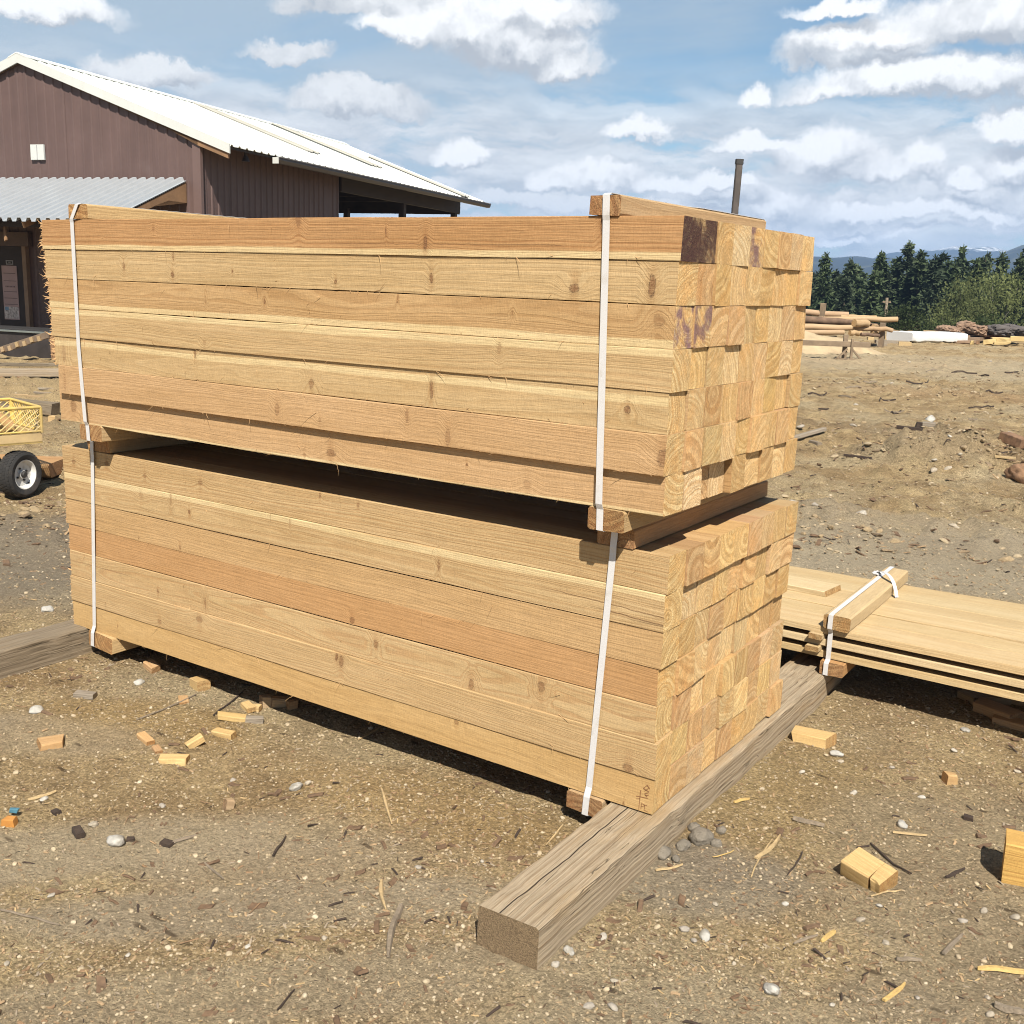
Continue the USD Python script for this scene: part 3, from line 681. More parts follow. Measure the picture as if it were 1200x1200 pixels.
FRONT_LOW = [
    dict(light=PALE, dark=TAN_D, knots=K(0, 0, [(87, 541, 0.008, 0.8), (125, 543, 0.010, 0.7), (170, 558, 0.008, 0.6), (235, 566, 0.009, 0.6), (375, 581, 0.006, 0.7), (420, 592, 0.006, 0.6)]), grain=0.75, streaks=0.25),
    dict(light=PALE, dark=TAN_D, sap=(0.030, 0.05, SAP), knots=K(0, 1, [(222, 600, 0.006), (200, 584, 0.010, 0.5), (514, 662, 0.009, 0.7), (340, 612, 0.005, 0.6), (165, 580, 0.010, 0.3)]), grain=0.6, streaks=0.25, checks=[(0.85, 1.3, 0.004, -0.035, 0.0016), (1.00, 1.3, -0.018, -0.05, 0.0022), (1.08, 1.3, -0.030, -0.02, 0.0012)]),
    dict(light=TAN, dark=PINK_D, knots=K(0, 2, [(211, 642, 0.007, 0.7)]), grain=0.35, streaks=0.3),
    dict(light=RED, dark=(0.44, 0.245, 0.108), knots=K(0, 3, [(413, 727, 0.010, 0.8), (74, 620, 0.004)]), grain=0.18, smooth_face=True),
    dict(light=PALE, dark=PINK_D, checks=[(-1.3, -0.9, 0.01, 0.0, 0.001)], knots=K(0, 4, [(240, 707, 0.010, 0.7), (440, 755, 0.011, 0.7), (552, 802, 0.012, 0.7), (634, 805, 0.012, 0.8), (185, 693, 0.006, 0.8)]), grain=0.7),
    dict(light=PALE, dark=PINK_D, knots=K(0, 5, [(187, 728, 0.009, 0.6), (234, 726, 0.013, 0.6), (400, 775, 0.013, 0.8), (736, 900, 0.013, 0.7), (395, 770, 0.008)]), grain=0.6),
    dict(light=GOLD, dark=GOLD_D, knots=K(0, 6, [(138, 733, 0.005, 0.6), (535, 846, 0.008, 0.6), (731, 942, 0.004)]), grain=0.25),
]
ENDY, ENDY_D = (0.92, 0.68, 0.35), (0.70, 0.44, 0.18)
UP_MATS = [wood(f'upper_front_timber_look_{i}', end=ENDY, end_dark=ENDY_D, ring=150 + 20 * (i % 3), stain=((0.20, 0.50, (0.050, 0.012, 0.022), 0.97, 16.0) if i == 0 else (0.40, 0.64, (0.22, 0.11, 0.19), 0.8, 20.0) if i == 2 else None), **d) for i, d in enumerate(FRONT_UP)]
LOW_MATS = [wood(f'lower_front_timber_look_{i}', end=(0.92, 0.67, 0.33), end_dark=(0.70, 0.44, 0.17), ring=150 + 20 * (i % 3), **d) for i, d in enumerate(FRONT_LOW)]
INNER = [wood(f'timber_look_{i}', light=l, dark=d, end=e, end_dark=ed, vary=0.29, ring=rg, grain=0.55) for i, (l, d, e, ed, rg) in enumerate([
    (PALE, PALE_D, (0.93, 0.68, 0.34), (0.76, 0.50, 0.21), 150), (TAN, TAN_D, (0.88, 0.61, 0.29), (0.70, 0.44, 0.175), 95), (PALE, TAN_D, (0.95, 0.72, 0.39), (0.76, 0.51, 0.23), 170),
    (TAN, TAN_D, (0.86, 0.58, 0.275), (0.64, 0.385, 0.16), 80), (GOLD, GOLD_D, (0.94, 0.67, 0.31), (0.75, 0.49, 0.19), 120)])]
STAINED = wood('purple_stained_timber_look', light=TAN, dark=TAN_D, end=ENDY, end_dark=ENDY_D, stain=(0.20, 0.52, (0.050, 0.012, 0.022), 0.95, 16.0))
BLUESTAIN = wood('violet_stained_timber_look', light=TAN, dark=TAN_D, end=ENDY, end_dark=ENDY_D, stain=(0.40, 0.62, (0.20, 0.10, 0.15), 0.8, 20.0))
SAPWOOD = wood('pale_sapwood_timber_look', light=PALE, dark=PALE_D, end=(0.90, 0.70, 0.42), end_dark=(0.78, 0.56, 0.29))
BATTEN = wood('batten_look', light=PALE, dark=PALE_D, end=(0.50, 0.30, 0.13), end_dark=(0.33, 0.17, 0.07), vary=0.25, grain=0.35)
BATTEN_RED = wood('brown_batten_look', light=RED, dark=RED_D, end=(0.48, 0.29, 0.14), end_dark=(0.32, 0.17, 0.08), vary=0.2, grain=0.3)
STRAP = strap_material()
SPLINTER = plain('splinter_look', (0.56, 0.34, 0.16), rough=0.8, vary=0.45, scale=70.0)

def splinters(h, w, n, seed, length=0.022):
    """Torn fibres hanging from a left end; local frame of the end face, pointing along -x."""
    r = np.random.default_rng(seed); b = MB()
    for _ in range(n):
        edge = r.random()
        y = -w / 2 + abs(r.normal(0, 0.010)); z = r.uniform(-h / 2, h / 2)
        if edge < 0.25: z = -h / 2 + abs(r.normal(0, 0.005)); y = r.uniform(-w / 2, w / 2)
        L = length * r.gamma(2.2, 0.42); a = r.uniform(0.0008, 0.0022)
        dz, dy = r.normal(-0.15, 0.5) * L, r.normal(-0.15, 0.25) * L
        base = np.array([[0.006, y - a, z - a], [0.006, y + a, z - a], [0.006, y, z + a * 1.6]])
        mid = np.array([-L * 0.55, y + dy * 0.3, z + dz * 0.25]); tip = np.array([-L, y + dy, z + dz])
        v = np.vstack([base, mid + (base - base.mean(0)) * 0.75, tip])
        f = [[0, 1, 4], [0, 4, 3], [1, 2, 5], [1, 5, 4], [2, 0, 3], [2, 3, 5], [3, 4, 6], [4, 5, 6], [5, 3, 6]]
        b.add(v, f)
    return b

def whiskers(L, h, w, n, seed):
    """Loose fibres the saw left along the lower arris of a timber's front face."""
    r = np.random.default_rng(seed); b = MB()
    for _ in range(n):
        x = r.uniform(-L / 2 + 0.03, L / 2 - 0.03); z = -h / 2 + abs(r.normal(0, 0.004)) if r.random() < 0.7 else r.uniform(-h / 2, h / 2); l = r.gamma(2.0, 0.007); a = r.uniform(0.0004, 0.0009)
        p0 = np.array([x, -w / 2 + 0.001, z]); d = np.array([r.normal(0, 1), -abs(r.normal(0.3, 0.2)), r.normal(-0.25, 0.4)]); d /= np.linalg.norm(d)
        p1 = p0 + d * l * 0.5; p2 = p1 + (d + [0, -0.1, r.normal(0, 0.6)]) * l * 0.5; b.tube([p0, p1, p2], [a, a * 0.8, a * 0.3], 3, cap=False)
    return b

def bundle_timbers(par, upper):
    z0 = Z2 if upper else ZB; y0 = UY if upper else 0.0
    Ls, Rs, dys, fm = (UP_L, UP_R, UP_DY, UP_MATS) if upper else (LOW_L, LOW_R, LOW_DY, LOW_MATS)
    rng = np.random.default_rng(31 if upper else 57)
    # how far single ends stand in or out, row by row (rows pulled back in blocks, as stacked by hand)
    for row in range(7):
        rowdx = rng.normal(0, 0.0025)
        step = 0.0
        for col in range(9):
            if col and rng.random() < 0.35: step = rng.normal(0, 0.0055)
            R = Rs[row] + (0 if col == 0 else rowdx + step + rng.normal(0, 0.0022))
            L = Ls[row] + (0 if col == 0 else rng.normal(0, 0.008))
            if upper and row == 6 and col in (2, 3): R -= 0.02
            if upper and row == 5 and col > 4: R -= 0.006
            if upper and row == 6 and col > 5: R += 0.004
            if upper and row == 0 and col == 1: R += 0.004
            if not upper and row == 0 and col == 0: R -= 0.006
            h = 0.0991 + rng.normal(0, 0.0003); w = 0.1008 + rng.normal(0, 0.0006)
            y = y0 + dys[row] * (1 if col < 2 else 0.3) + PITCHY * col + w / 2
            z = z0 + 0.7 - PITCHZ * (row + 0.5)
            m = fm[row] if col == 0 else INNER[int(rng.integers(0, 5))]
            lab = None
            if upper and row == 0 and col == 0: lab = 'timber with a dark purple stained end, top front edge of the bundle'
            if upper and row == 0 and col == 1: m, lab = STAINED, 'timber with a dark purple stained end, second in the top row'
            if upper and row == 0 and col == 3: m, lab = SAPWOOD, 'timber with a smooth pale sapwood end in the top row'
            if upper and row == 0 and col == 4: m, lab = BLUESTAIN, 'timber with a violet stained end in the top row'
            if upper and row == 2 and col == 1: m, lab = BLUESTAIN, 'timber with violet blotches on its end, third row'
            if not upper and row == 3 and col == 0: lab = 'smooth reddish brown timber in the front face'
            if upper and row == 0 and col == 0: lab = 'brown timber with a dark purple stained end, top front edge'
            t = part(par, 'timber', stick_mesh(R - L, w, h, 0.0015, 10 if col == 0 else 2, 0.0015 if col == 0 else 0.0008, 0.0005, rng, 0.02), m, loc=((L + R) / 2, y, z), label=lab)
            if col == 0 and ((upper and row < 5) or (not upper and 1 < row < 7)):
                s = splinters(h, w, 60 if upper else 26, 100 + row + 50 * upper, 0.016 if upper else 0.009)
                part(t, 'splinter_fringe', (s.out()[0] + np.array([-(R - L) / 2, 0, 0]), s.out()[1]), SPLINTER, kind='stuff')
            if col == 0: part(t, 'fibre_fringe', whiskers(R - L, h, w, 34, 300 + row + 20 * upper), SPLINTER, kind='stuff')
            if (not upper) and row == 6 and col == 0:
                pencil_mark(t, (R - L) / 2, w)

def pencil_mark(t, hx, w):
    """Hand written reddish pencil strokes running up the end of the lowest front timber."""
    b = MB(); y = -w / 2 - 0.0006
    def st(p, q, wd=0.0017):
        p, q = np.array([hx + p[0], y, p[1]]), np.array([hx + q[0], y, q[1]]); b.beam(p, q, wd, 0.0012, up=(0, 1, 0))
    st((-0.038, -0.046), (-0.036, 0.010)); st((-0.048, -0.010), (-0.014, -0.006), 0.0016); st((-0.048, -0.018), (-0.036, -0.014), 0.0013)
    st((-0.032, -0.043), (-0.031, -0.026)); st((-0.031, -0.026), (-0.022, -0.027), 0.0016); st((-0.022, -0.027), (-0.021, -0.040), 0.0016); st((-0.031, -0.035), (-0.015, -0.026), 0.0015); st((-0.024, -0.042), (-0.012, -0.044), 0.0015)
    st((-0.024, 0.004), (-0.013, 0.010), 0.0015); st((-0.022, -0.001), (-0.012, 0.004), 0.0015); st((-0.024, 0.004), (-0.016, -0.003), 0.0013)
    st((-0.028, 0.018), (-0.012, 0.013), 0.0018); st((-0.028, 0.018), (-0.018, 0.030), 0.0018); st((-0.018, 0.030), (-0.010, 0.022), 0.0016); st((-0.024, 0.012), (-0.014, 0.022), 0.0014)
    part(t, 'pencil_mark', b, plain('pencil_look', (0.26, 0.12, 0.05), rough=0.8))

def strap_loop(par, pts, x_of, name='strap', w=0.0185, th=0.0012):
    """A woven band along (y, z) points; x_of(s) lets it run a little aslant."""
    p = []
    for (a, b_) in zip(pts[:-1], pts[1:]):
        n = max(2, int(math.hypot(b_[0] - a[0], b_[1] - a[1]) / 0.05))
        for k in range(n): p.append((a[0] + (b_[0] - a[0]) * k / n, a[1] + (b_[1] - a[1]) * k / n))
    p.append(pts[-1]); p = np.array(p)
    t = np.gradient(p, axis=0); t /= np.linalg.norm(t, axis=1, keepdims=True); nrm = np.stack([-t[:, 1], t[:, 0]], 1)
    xs = np.array([x_of(z, y) for (y, z) in p])
    V = []
    for s, o in ((-1, 0), (1, 0), (1, 1), (-1, 1)):
        V.append(np.column_stack([xs + s * w / 2, p + nrm * th * o]))
    V = np.stack(V, 1).reshape(-1, 3); n = len(p)
    i, j = np.meshgrid(np.arange(n - 1), np.arange(4), indexing='ij'); k = (j + 1) % 4
    f = np.stack([i * 4 + j, (i + 1) * 4 + j, (i + 1) * 4 + k, i * 4 + k], -1).reshape(-1, 4)
    return part(par, name, (V, f), STRAP)

def batten(par, x0, x1, y0, y1, z0, z1, m, seed, label=None, rot=0.0):
    r = np.random.default_rng(seed)
    v, f = stick_mesh(y1 - y0, x1 - x0, z1 - z0, 0.004, 3, 0.001, 0.0012, r, 0.06)
    return part(par, 'batten', (v, f), m, loc=((x0 + x1) / 2, (y0 + y1) / 2, (z0 + z1) / 2), rot=(0, 0, 90 + rot), label=label)

low = thing('timber_bundle', 'lower strapped bundle of square sawn timbers resting on the grey beams', 'timber bundle')
bundle_timbers(low, False)
batten(low, -0.201, -0.093, -0.001, 0.93, 0.801, 0.853, BATTEN_RED, 1)
batten(low, -2.335, -2.212, -0.001, 0.93, 0.801, 0.853, BATTEN, 2)
batten(low, -0.250, -0.137, -0.010, 0.93, 0.044, 0.099, BATTEN, 3)
batten(low, -2.388, -2.225, -0.012, 0.90, 0.040, 0.099, BATTEN, 4)
ylo, yhi = -0.0075, 0.945
def xs_low_r(z, y): return (-0.188 + (z - 0.04) / 0.8 * 0.041) if y < 0.4 else -0.17
def xs_low_l(z, y): return (-2.353 + (z - 0.04) / 0.8 * 0.05) if y < 0.4 else -2.30
for fx in (xs_low_r, xs_low_l):
    strap_loop(low, [(ylo + 0.01, 0.856), (ylo + 0.002, 0.853), (ylo + 0.001, 0.80), (-0.0045, 0.785), (-0.0050, 0.125), (-0.0135, 0.098), (-0.0145, 0.046), (ylo + 0.012, 0.0405), (yhi, 0.0405), (yhi, 0.855), (0.5, 0.8565), (ylo + 0.01, 0.8565)][::-1], fx)

up = thing('timber_bundle', 'upper strapped bundle of square sawn timbers with purple stained ends, stacked on the lower one', 'timber bundle')
bundle_timbers(up, True)
batten(up, -0.222, -0.140, UY - 0.004, UY + 0.93, Z2 + 0.701, Z2 + 0.749, BATTEN, 5, rot=0.0)
batten(up, -2.252, -2.166, UY - 0.004, UY + 0.93, Z2 + 0.701, Z2 + 0.748, BATTEN, 6)
batten(up, -0.190, -0.091, UY + 0.004, UY + 0.93, Z2 - 0.0575, Z2 - 0.001, BATTEN, 7)
batten(up, -2.27, -2.16, UY + 0.006, UY + 0.93, Z2 - 0.0575, Z2 - 0.001, BATTEN, 8)
yu, yv = UY - 0.009, UY + 0.945
def xs_up_r(z, y): return (-0.155 - (z - 0.9) / 0.75 * 0.020) if y < 0.4 else -0.16
def xs_up_l(z, y): return (-2.223 - min((z - 0.88) / 0.3, 1) * 0.018 + max(z - 1.61, 0) * 0.7) if y < 0.4 else -2.21
for fx in (xs_up_r, xs_up_l):
    strap_loop(up, [(yu + 0.01, Z2 + 0.7515), (yu, Z2 + 0.748), (yu, Z2 + 0.702), (UY - 0.0065, Z2 + 0.69), (UY - 0.0065, Z2 + 0.012), (UY + 0.0005, Z2 - 0.002), (UY + 0.0005, Z2 - 0.056), (UY + 0.012, Z2 - 0.0595), (yv, Z2 - 0.0595), (yv, Z2 + 0.7515), (0.4, Z2 + 0.7515), (yu + 0.01, Z2 + 0.7515)][::-1], fx)

# ------------------------------------------------------------------ grey bearers under the bundles
WEATH = weathered('weathered_beam_look', split=0.022, light=(0.43, 0.345, 0.24), dark=(0.275, 0.195, 0.12), tan=(0.40, 0.28, 0.155), cracks=0.55, end=(0.19, 0.135, 0.08))
WEATH_D = weathered('dark_weathered_beam_look', light=(0.275, 0.22, 0.155), dark=(0.14, 0.108, 0.074), tan=(0.28, 0.20, 0.12))
def bearer(L, w, h, seed):
    r = np.random.default_rng(seed)
    import trimesh
    v, f = stick_mesh(L, w, h, 0.006, 40, 0.003, 0.0016, r, 0.08)
    return v, f
t = thing('support_beam', 'long weathered grey beam running out from under the near end of the bundles', 'beam')
part(t, 'beam', bearer(2.18, 0.158, 0.16, 5), WEATH, loc=(-0.047, 0.490, 0.0185), rot=(0, 0, 90))
t = thing('support_beam', 'weathered grey beam under the far left end of the bundles', 'beam')
part(t, 'beam', bearer(2.6, 0.135, 0.15, 6), WEATH_D, loc=(-2.466, 0.32, 0.023), rot=(0, 0, 89.0))

# ------------------------------------------------------------------ strapped plank stack on the right
ps = thing('plank_stack', 'low strapped stack of pale planks in three layers with a batten across the top', 'plank stack')
PLANK = [wood(f'plank_look_{i}', light=l, dark=d, end=(0.55, 0.37, 0.17), end_dark=(0.42, 0.25, 0.1), vary=0.14, grain=0.4, ring=120) for i, (l, d) in enumerate([((0.61, 0.475, 0.27), (0.52, 0.375, 0.19)), ((0.59, 0.445, 0.245), (0.50, 0.345, 0.165)), ((0.63, 0.50, 0.295), (0.54, 0.40, 0.21))])]
rp = np.random.default_rng(12)
for layer, (zb, xl_, xr_) in enumerate([(0.150, -1.10, 1.45), (0.1985, -1.12, 1.42), (0.2465, -1.05, 1.48)]):
    y = 1.352 + (0.006, 0.0, -0.006)[layer]
    ny = 6
    for k in range(ny):
        w = (0.135, 0.12, 0.15, 0.125, 0.14, 0.12)[(k + layer) % 6]
        part(ps, 'plank', stick_mesh(xr_ - xl_ + rp.normal(0, 0.02), w - 0.002, 0.0265, 0.002, 6, 0.0015, 0.0006, rp, 0.02), PLANK[int(rp.integers(0, 3))], loc=((xl_ + xr_) / 2, y + w / 2, zb + 0.0135), rot=(0, 0, -0.3 + 0.6 * k))
        y += w
for z0, z1, dx in ((0.1775, 0.1975, -0.02), (0.2260, 0.2460, -0.012)):
    for xs in (0.0, 1.1, -0.9):
        part(ps, 'sticker', stick_mesh(0.82, 0.05, z1 - z0, 0.002, 1, 0, 0.0006, rp, 0.05), PLANK[1], loc=(xs + dx, 1.735, (z0 + z1) / 2), rot=(0, 0, 90))
part(ps, 'batten', stick_mesh(0.84, 0.096, 0.052, 0.006, 4, 0.001, 0.0015, rp, 0.08), PLANK[1], loc=(0.055, 1.752, 0.300), rot=(0, 0, 90.5))
part(ps, 'block', stick_mesh(0.80, 0.085, 0.048, 0.003, 2, 0, 0.001, rp, 0.06), BATTEN_RED, loc=(0.055, 1.730, 0.1245), rot=(0, 0, 90))
def xs_ps(z, y): return 0.038 - 0.009 * (y - 1.3)
strap_loop(ps, [(1.345, 0.3285), (1.326, 0.326), (1.3245, 0.276), (1.3425, 0.258), (1.3430, 0.155), (1.3235, 0.145), (1.3235, 0.1015), (1.34, 0.0985), (2.15, 0.0985), (2.19, 0.27), (2.175, 0.3285), (1.7, 0.3285), (1.345, 0.3285)][::-1], xs_ps, w=0.017)
kq = gp(1028, 673, 0.33)
b = MB(); an = np.linspace(0, 2 * np.pi, 10)
b.tube(np.stack([kq[0] + 0.014 * np.cos(an), kq[1] + 0.020 * np.sin(an), 0.334 + 0.003 * np.sin(3 * an)], 1), 0.005, 6)
b.tube([(kq[0] - 0.016, kq[1] - 0.01, 0.333), (kq[0], kq[1], 0.341), (kq[0] + 0.016, kq[1] + 0.008, 0.333)], 0.006, 6)
part(ps, 'strap_knot', b, STRAP)
tl = gp(1051, 698, 0.285)
s0 = np.array([kq[0], kq[1], 0.340]); s3 = np.array([tl[0], tl[1], 0.2775])
ctrl = [s0, s0 + (s3 - s0) * [0.35, 0.35, 0] + [0, 0, 0.022], s0 + (s3 - s0) * [0.8, 0.8, 0] + [0, 0, 0.020], s3]
ts = np.linspace(0, 1, 12)[:, None]
cv = (1 - ts) ** 3 * ctrl[0] + 3 * (1 - ts) ** 2 * ts * ctrl[1] + 3 * (1 - ts) * ts ** 2 * ctrl[2] + ts ** 3 * ctrl[3]
d = (s3 - s0); sd = np.cross(d, [0, 0, 1.0]); sd /= np.linalg.norm(sd)
V = np.vstack([cv + sd * 0.0075, cv - sd * 0.0075, cv - sd * 0.0075 + [0, 0, 0.0015], cv + sd * 0.0075 + [0, 0, 0.0015]]); n = 12
F_ = [[i + a * n, i + 1 + a * n, i + 1 + ((a + 1) % 4) * n, i + ((a + 1) % 4) * n] for a in range(4) for i in range(n - 1)]
part(ps, 'strap_tail', (V, np.array(F_)), STRAP)
q = gp(978, 694, 0.285)
solo('loose_board', stick_mesh(0.95, 0.15, 0.022, 0.002, 2, 0, 0.001, rp, 0.25), PLANK[2], 'short loose board lying on the plank stack beside its batten', 'board', loc=(q[0] - 0.485, q[1] + 0.03, 0.2855), rot=(0, 0.0, -2.0))

# ------------------------------------------------------------------ offcuts, sticks and stones on the yard
FRESH = [wood(f'offcut_look_{i}', light=l, dark=d, end=e, end_dark=ed, vary=0.22, ring=140) for i, (l, d, e, ed) in enumerate([
    ((0.64, 0.46, 0.21), (0.50, 0.325, 0.13), (0.60, 0.41, 0.18), (0.46, 0.28, 0.11)), ((0.55, 0.36, 0.18), (0.42, 0.25, 0.11), (0.50, 0.31, 0.14), (0.37, 0.21, 0.09)), ((0.46, 0.34, 0.20), (0.33, 0.23, 0.13), (0.40, 0.28, 0.16), (0.26, 0.17, 0.09))])]
GREYCUT = weathered('grey_offcut_look', light=(0.34, 0.29, 0.23), dark=(0.20, 0.16, 0.12), tan=(0.38, 0.28, 0.17), cracks=0.4)
BARKM = plain('dark_bark_look', (0.055, 0.036, 0.026), rough=0.9, vary=0.4, scale=50, bump=0.6, bscale=120)
REDBARK = plain('red_bark_look', (0.26, 0.15, 0.085), rough=0.9, vary=0.4, scale=26, bump=0.7, bscale=70, dirt=(0.13, 0.07, 0.045))
def ppm(px, py):
    p = ground_at(px, py); return FPX / (np.dot(p - CAM, FW)), p
ro = np.random.default_rng(99)
def offcut(px, py, Lpx, wpx, hpx, ang, m, label, name='wood_offcut', cat='wood offcut', tilt=0.0, group=None, sink=0.22, seg=1):
    """A block lying on the ground; Lpx, wpx, hpx are its size in photo pixels at that distance."""
    s, p = ppm(px, py); L, w, h = Lpx / s, wpx / s, hpx / s
    return solo(name, stick_mesh(L, w, h, min(0.004, h * 0.12), seg, 0, min(0.0012, h * 0.05), ro, 0.12), m, label, cat, loc=(p[0], p[1], p[2] + h * (0.5 - sink) + abs(math.sin(math.radians(tilt))) * L * 0.25), rot=(0, tilt, ang), group=group)
c = ground_at(1173, 1034); rb = rotz(math.radians(9)); cc = c + rb @ np.array([0.052, 0.045, 0])
solo('wood_block', stick_mesh(0.104, 0.09, 0.118, 0.003, 2, 0, 0.001, ro, 0.03), wood('yellow_block_look', light=(0.62, 0.39, 0.12), dark=(0.46, 0.25, 0.07), end=(0.60, 0.37, 0.11), end_dark=(0.44, 0.24, 0.07), grain=0.7), 'upright yellow square block at the right edge casting a dark shadow', 'wood block', loc=(cc[0], cc[1], cc[2] + 0.050), rot=(0, 0, 9))
s, p = ppm(1018, 1034)
b = MB()
for x0, x1 in ((-0.060, 0.020), (0.0235, 0.055)):
    v, f = stick_mesh(x1 - x0, 0.075, 0.052, 0.004, 2, 0, 0.001, ro, 0.06); b.add(v + [(x0 + x1) / 2, 0, 0], f)
b.box((0.02, 0.0, -0.018), (0.05, 0.07, 0.014))
solo('wood_block', b, FRESH[0], 'tilted chunky block with a saw cut across it on open ground at right', 'wood block', loc=(p[0], p[1], p[2] + 0.026), rot=(14, 6, -18))
offcut(952, 869, 42, 26, 15, 8, FRESH[0], 'bright rectangular block right beside the long grey beam')
offcut(1113, 917, 13, 13, 15, 30, FRESH[1], 'small brown cube shaped chip between the beam and the right edge')
offcut(60, 873, 27, 24, 9, 62, FRESH[1], 'orange offcut with a pale edge alone near the left edge')
o = offcut(12, 966, 14, 12, 12, 30, plain('orange_offcut_look', (0.55, 0.25, 0.06), vary=0.2, scale=40), 'orange offcut with a blue painted end at the left edge')
offcut(17, 957.5, 10, 5, 5, 30, plain('blue_paint_look', (0.08, 0.22, 0.30), vary=0.3, scale=60), 'blue painted chip on the orange offcut at the left edge', name='painted_chip', cat='wood chip', sink=-1.2)
HEAP = 'offcuts scattered before the lower bundle'
for (px, py, L, w, h, a, mi, lab, ti) in [
    (204, 893, 32, 17, 10, 35, 0, 'largest pale block of the scatter, nearest the camera', 0), (272, 843, 33, 13, 6, 38, 0, 'long pale slat leaning in the middle of the scatter', 8),
    (263, 863, 26, 12, 9, 12, 0, 'yellow block just in front of the leaning slat', 0), (298, 846, 20, 10, 8, 40, 3, 'grey brown block at the right end of the scatter', 0),
    (234, 806, 20, 16, 15, -12, 0, 'yellow cube shaped block at the edge of the bundle shadow', 0), (215, 821, 22, 11, 3, -35, 1, 'flat thin chip between the yellow cube and the scatter', 0),
    (229, 874, 20, 9, 9, 65, 0, 'narrow yellow wedge standing askew behind the largest block', -25), (171, 868, 26, 10, 6, -12, 1, 'brown split piece left of the largest block', 6),
    (184, 880, 18, 9, 5, -25, 1, 'reddish chip close beside the largest block', 0), (291, 830, 22, 12, 6, -20, 0, 'tan chip at the shadow edge behind the slat', 0),
    (299, 832, 13, 9, 8, 25, 0, 'small ochre cube at the shadow edge', 0), (178, 784, 24, 12, 9, -15, 1, 'orange block half in shade near the left end of the bundle', 0),
    (100, 816, 25, 12, 7, 25, 3, 'grey brown block lying in front of the left beam', 0), (268, 947, 10, 7, 13, 70, 2, 'small tan peg on open ground below the scatter', 20),
    (312, 827, 12, 12, 16, 60, 2, 'dull block in the shade under the bundle, first of the shaded ones', 0), (327, 827, 20, 12, 12, 55, 2, 'dull slab in the deep shade under the bundle', 10), (342, 830, 11, 9, 12, 70, 1, 'reddish shaded block under the bundle, farthest right', 0)]:
    offcut(px, py, L, w, h, a, (FRESH + [GREYCUT])[mi], lab, tilt=ti)
for (px, py, L, w, h, a, mi, lab) in [
    (1168, 838, 50, 26, 14, -20, 1, 'brown block in the shade under the plank stack, nearest'), (1160, 822, 40, 22, 12, 35, 2, 'grey block in the shade under the plank stack, farther in'),
    (1137, 820, 26, 16, 10, -35, 2, 'small block in the shade under the plank stack, leftmost'), (1185, 850, 40, 20, 9, -6, 1, 'flat brown slab at the sunny edge of the plank stack shadow'), (1192, 822, 60, 24, 22, 5, 1, 'thick bearer block under the right part of the plank stack')]:
    offcut(px, py, L, w, h, a, (FRESH + [GREYCUT])[mi], lab)

def strip(px0, py0, px1, py1, wpx, m, label, name='wood_splinter', cat='splinter', th=0.35, bend=0.03, lift=0.004):
    """A torn strip of wood lying on the ground between two photo points."""
    p0, p1 = ground_at(px0, py0), ground_at(px1, py1); s = FPX / np.dot((p0 + p1) / 2 - CAM, FW); w = wpx / s
    d = p1 - p0; L = np.linalg.norm(d); side = np.cross(d / L, [0, 0, 1.0])
    n = 6; t = np.linspace(0, 1, n); k = ro.normal(0, bend) * L
    wd = w * 0.72 * np.array([0.75, 0.95, 1.0, 0.92, 0.85, 0.45]) * (1 + ro.normal(0, 0.1, n)) / 2
    c = p0 + d * t[:, None] + side * (k * np.sin(np.pi * t))[:, None]; c[:, 2] = [float(gz(a[0], a[1])) for a in c]; c[:, 2] += lift
    u = np.array([0, 0, 1.0]) * w * th
    V = np.concatenate([c - side * wd[:, None], c + side * wd[:, None], c + side * wd[:, None] * 0.7 + u, c - side * wd[:, None] * 0.6 + u])
    F = [[i + a * n, i + 1 + a * n, i + 1 + ((a + 1) % 4) * n, i + ((a + 1) % 4) * n] for a in range(4) for i in range(n - 1)] + [[0, n, 2 * n, 3 * n], [n - 1, 4 * n - 1, 3 * n - 1, 2 * n - 1]]
    o = solo(name, (V, np.array(F)), m, label, cat); LAST[0] = o.GetPath()
    return o
LAST = [None]
PALEW = plain('pale_splinter_look', (0.52, 0.38, 0.20), rough=0.85, vary=0.25, scale=60, bump=0.4, bscale=200)
YELW = plain('yellow_splinter_look', (0.60, 0.41, 0.15), rough=0.85, vary=0.25, scale=60, bump=0.4, bscale=200)
GREYW = plain('grey_splinter_look', (0.27, 0.215, 0.155), rough=0.9, vary=0.3, scale=60, bump=0.5, bscale=200)
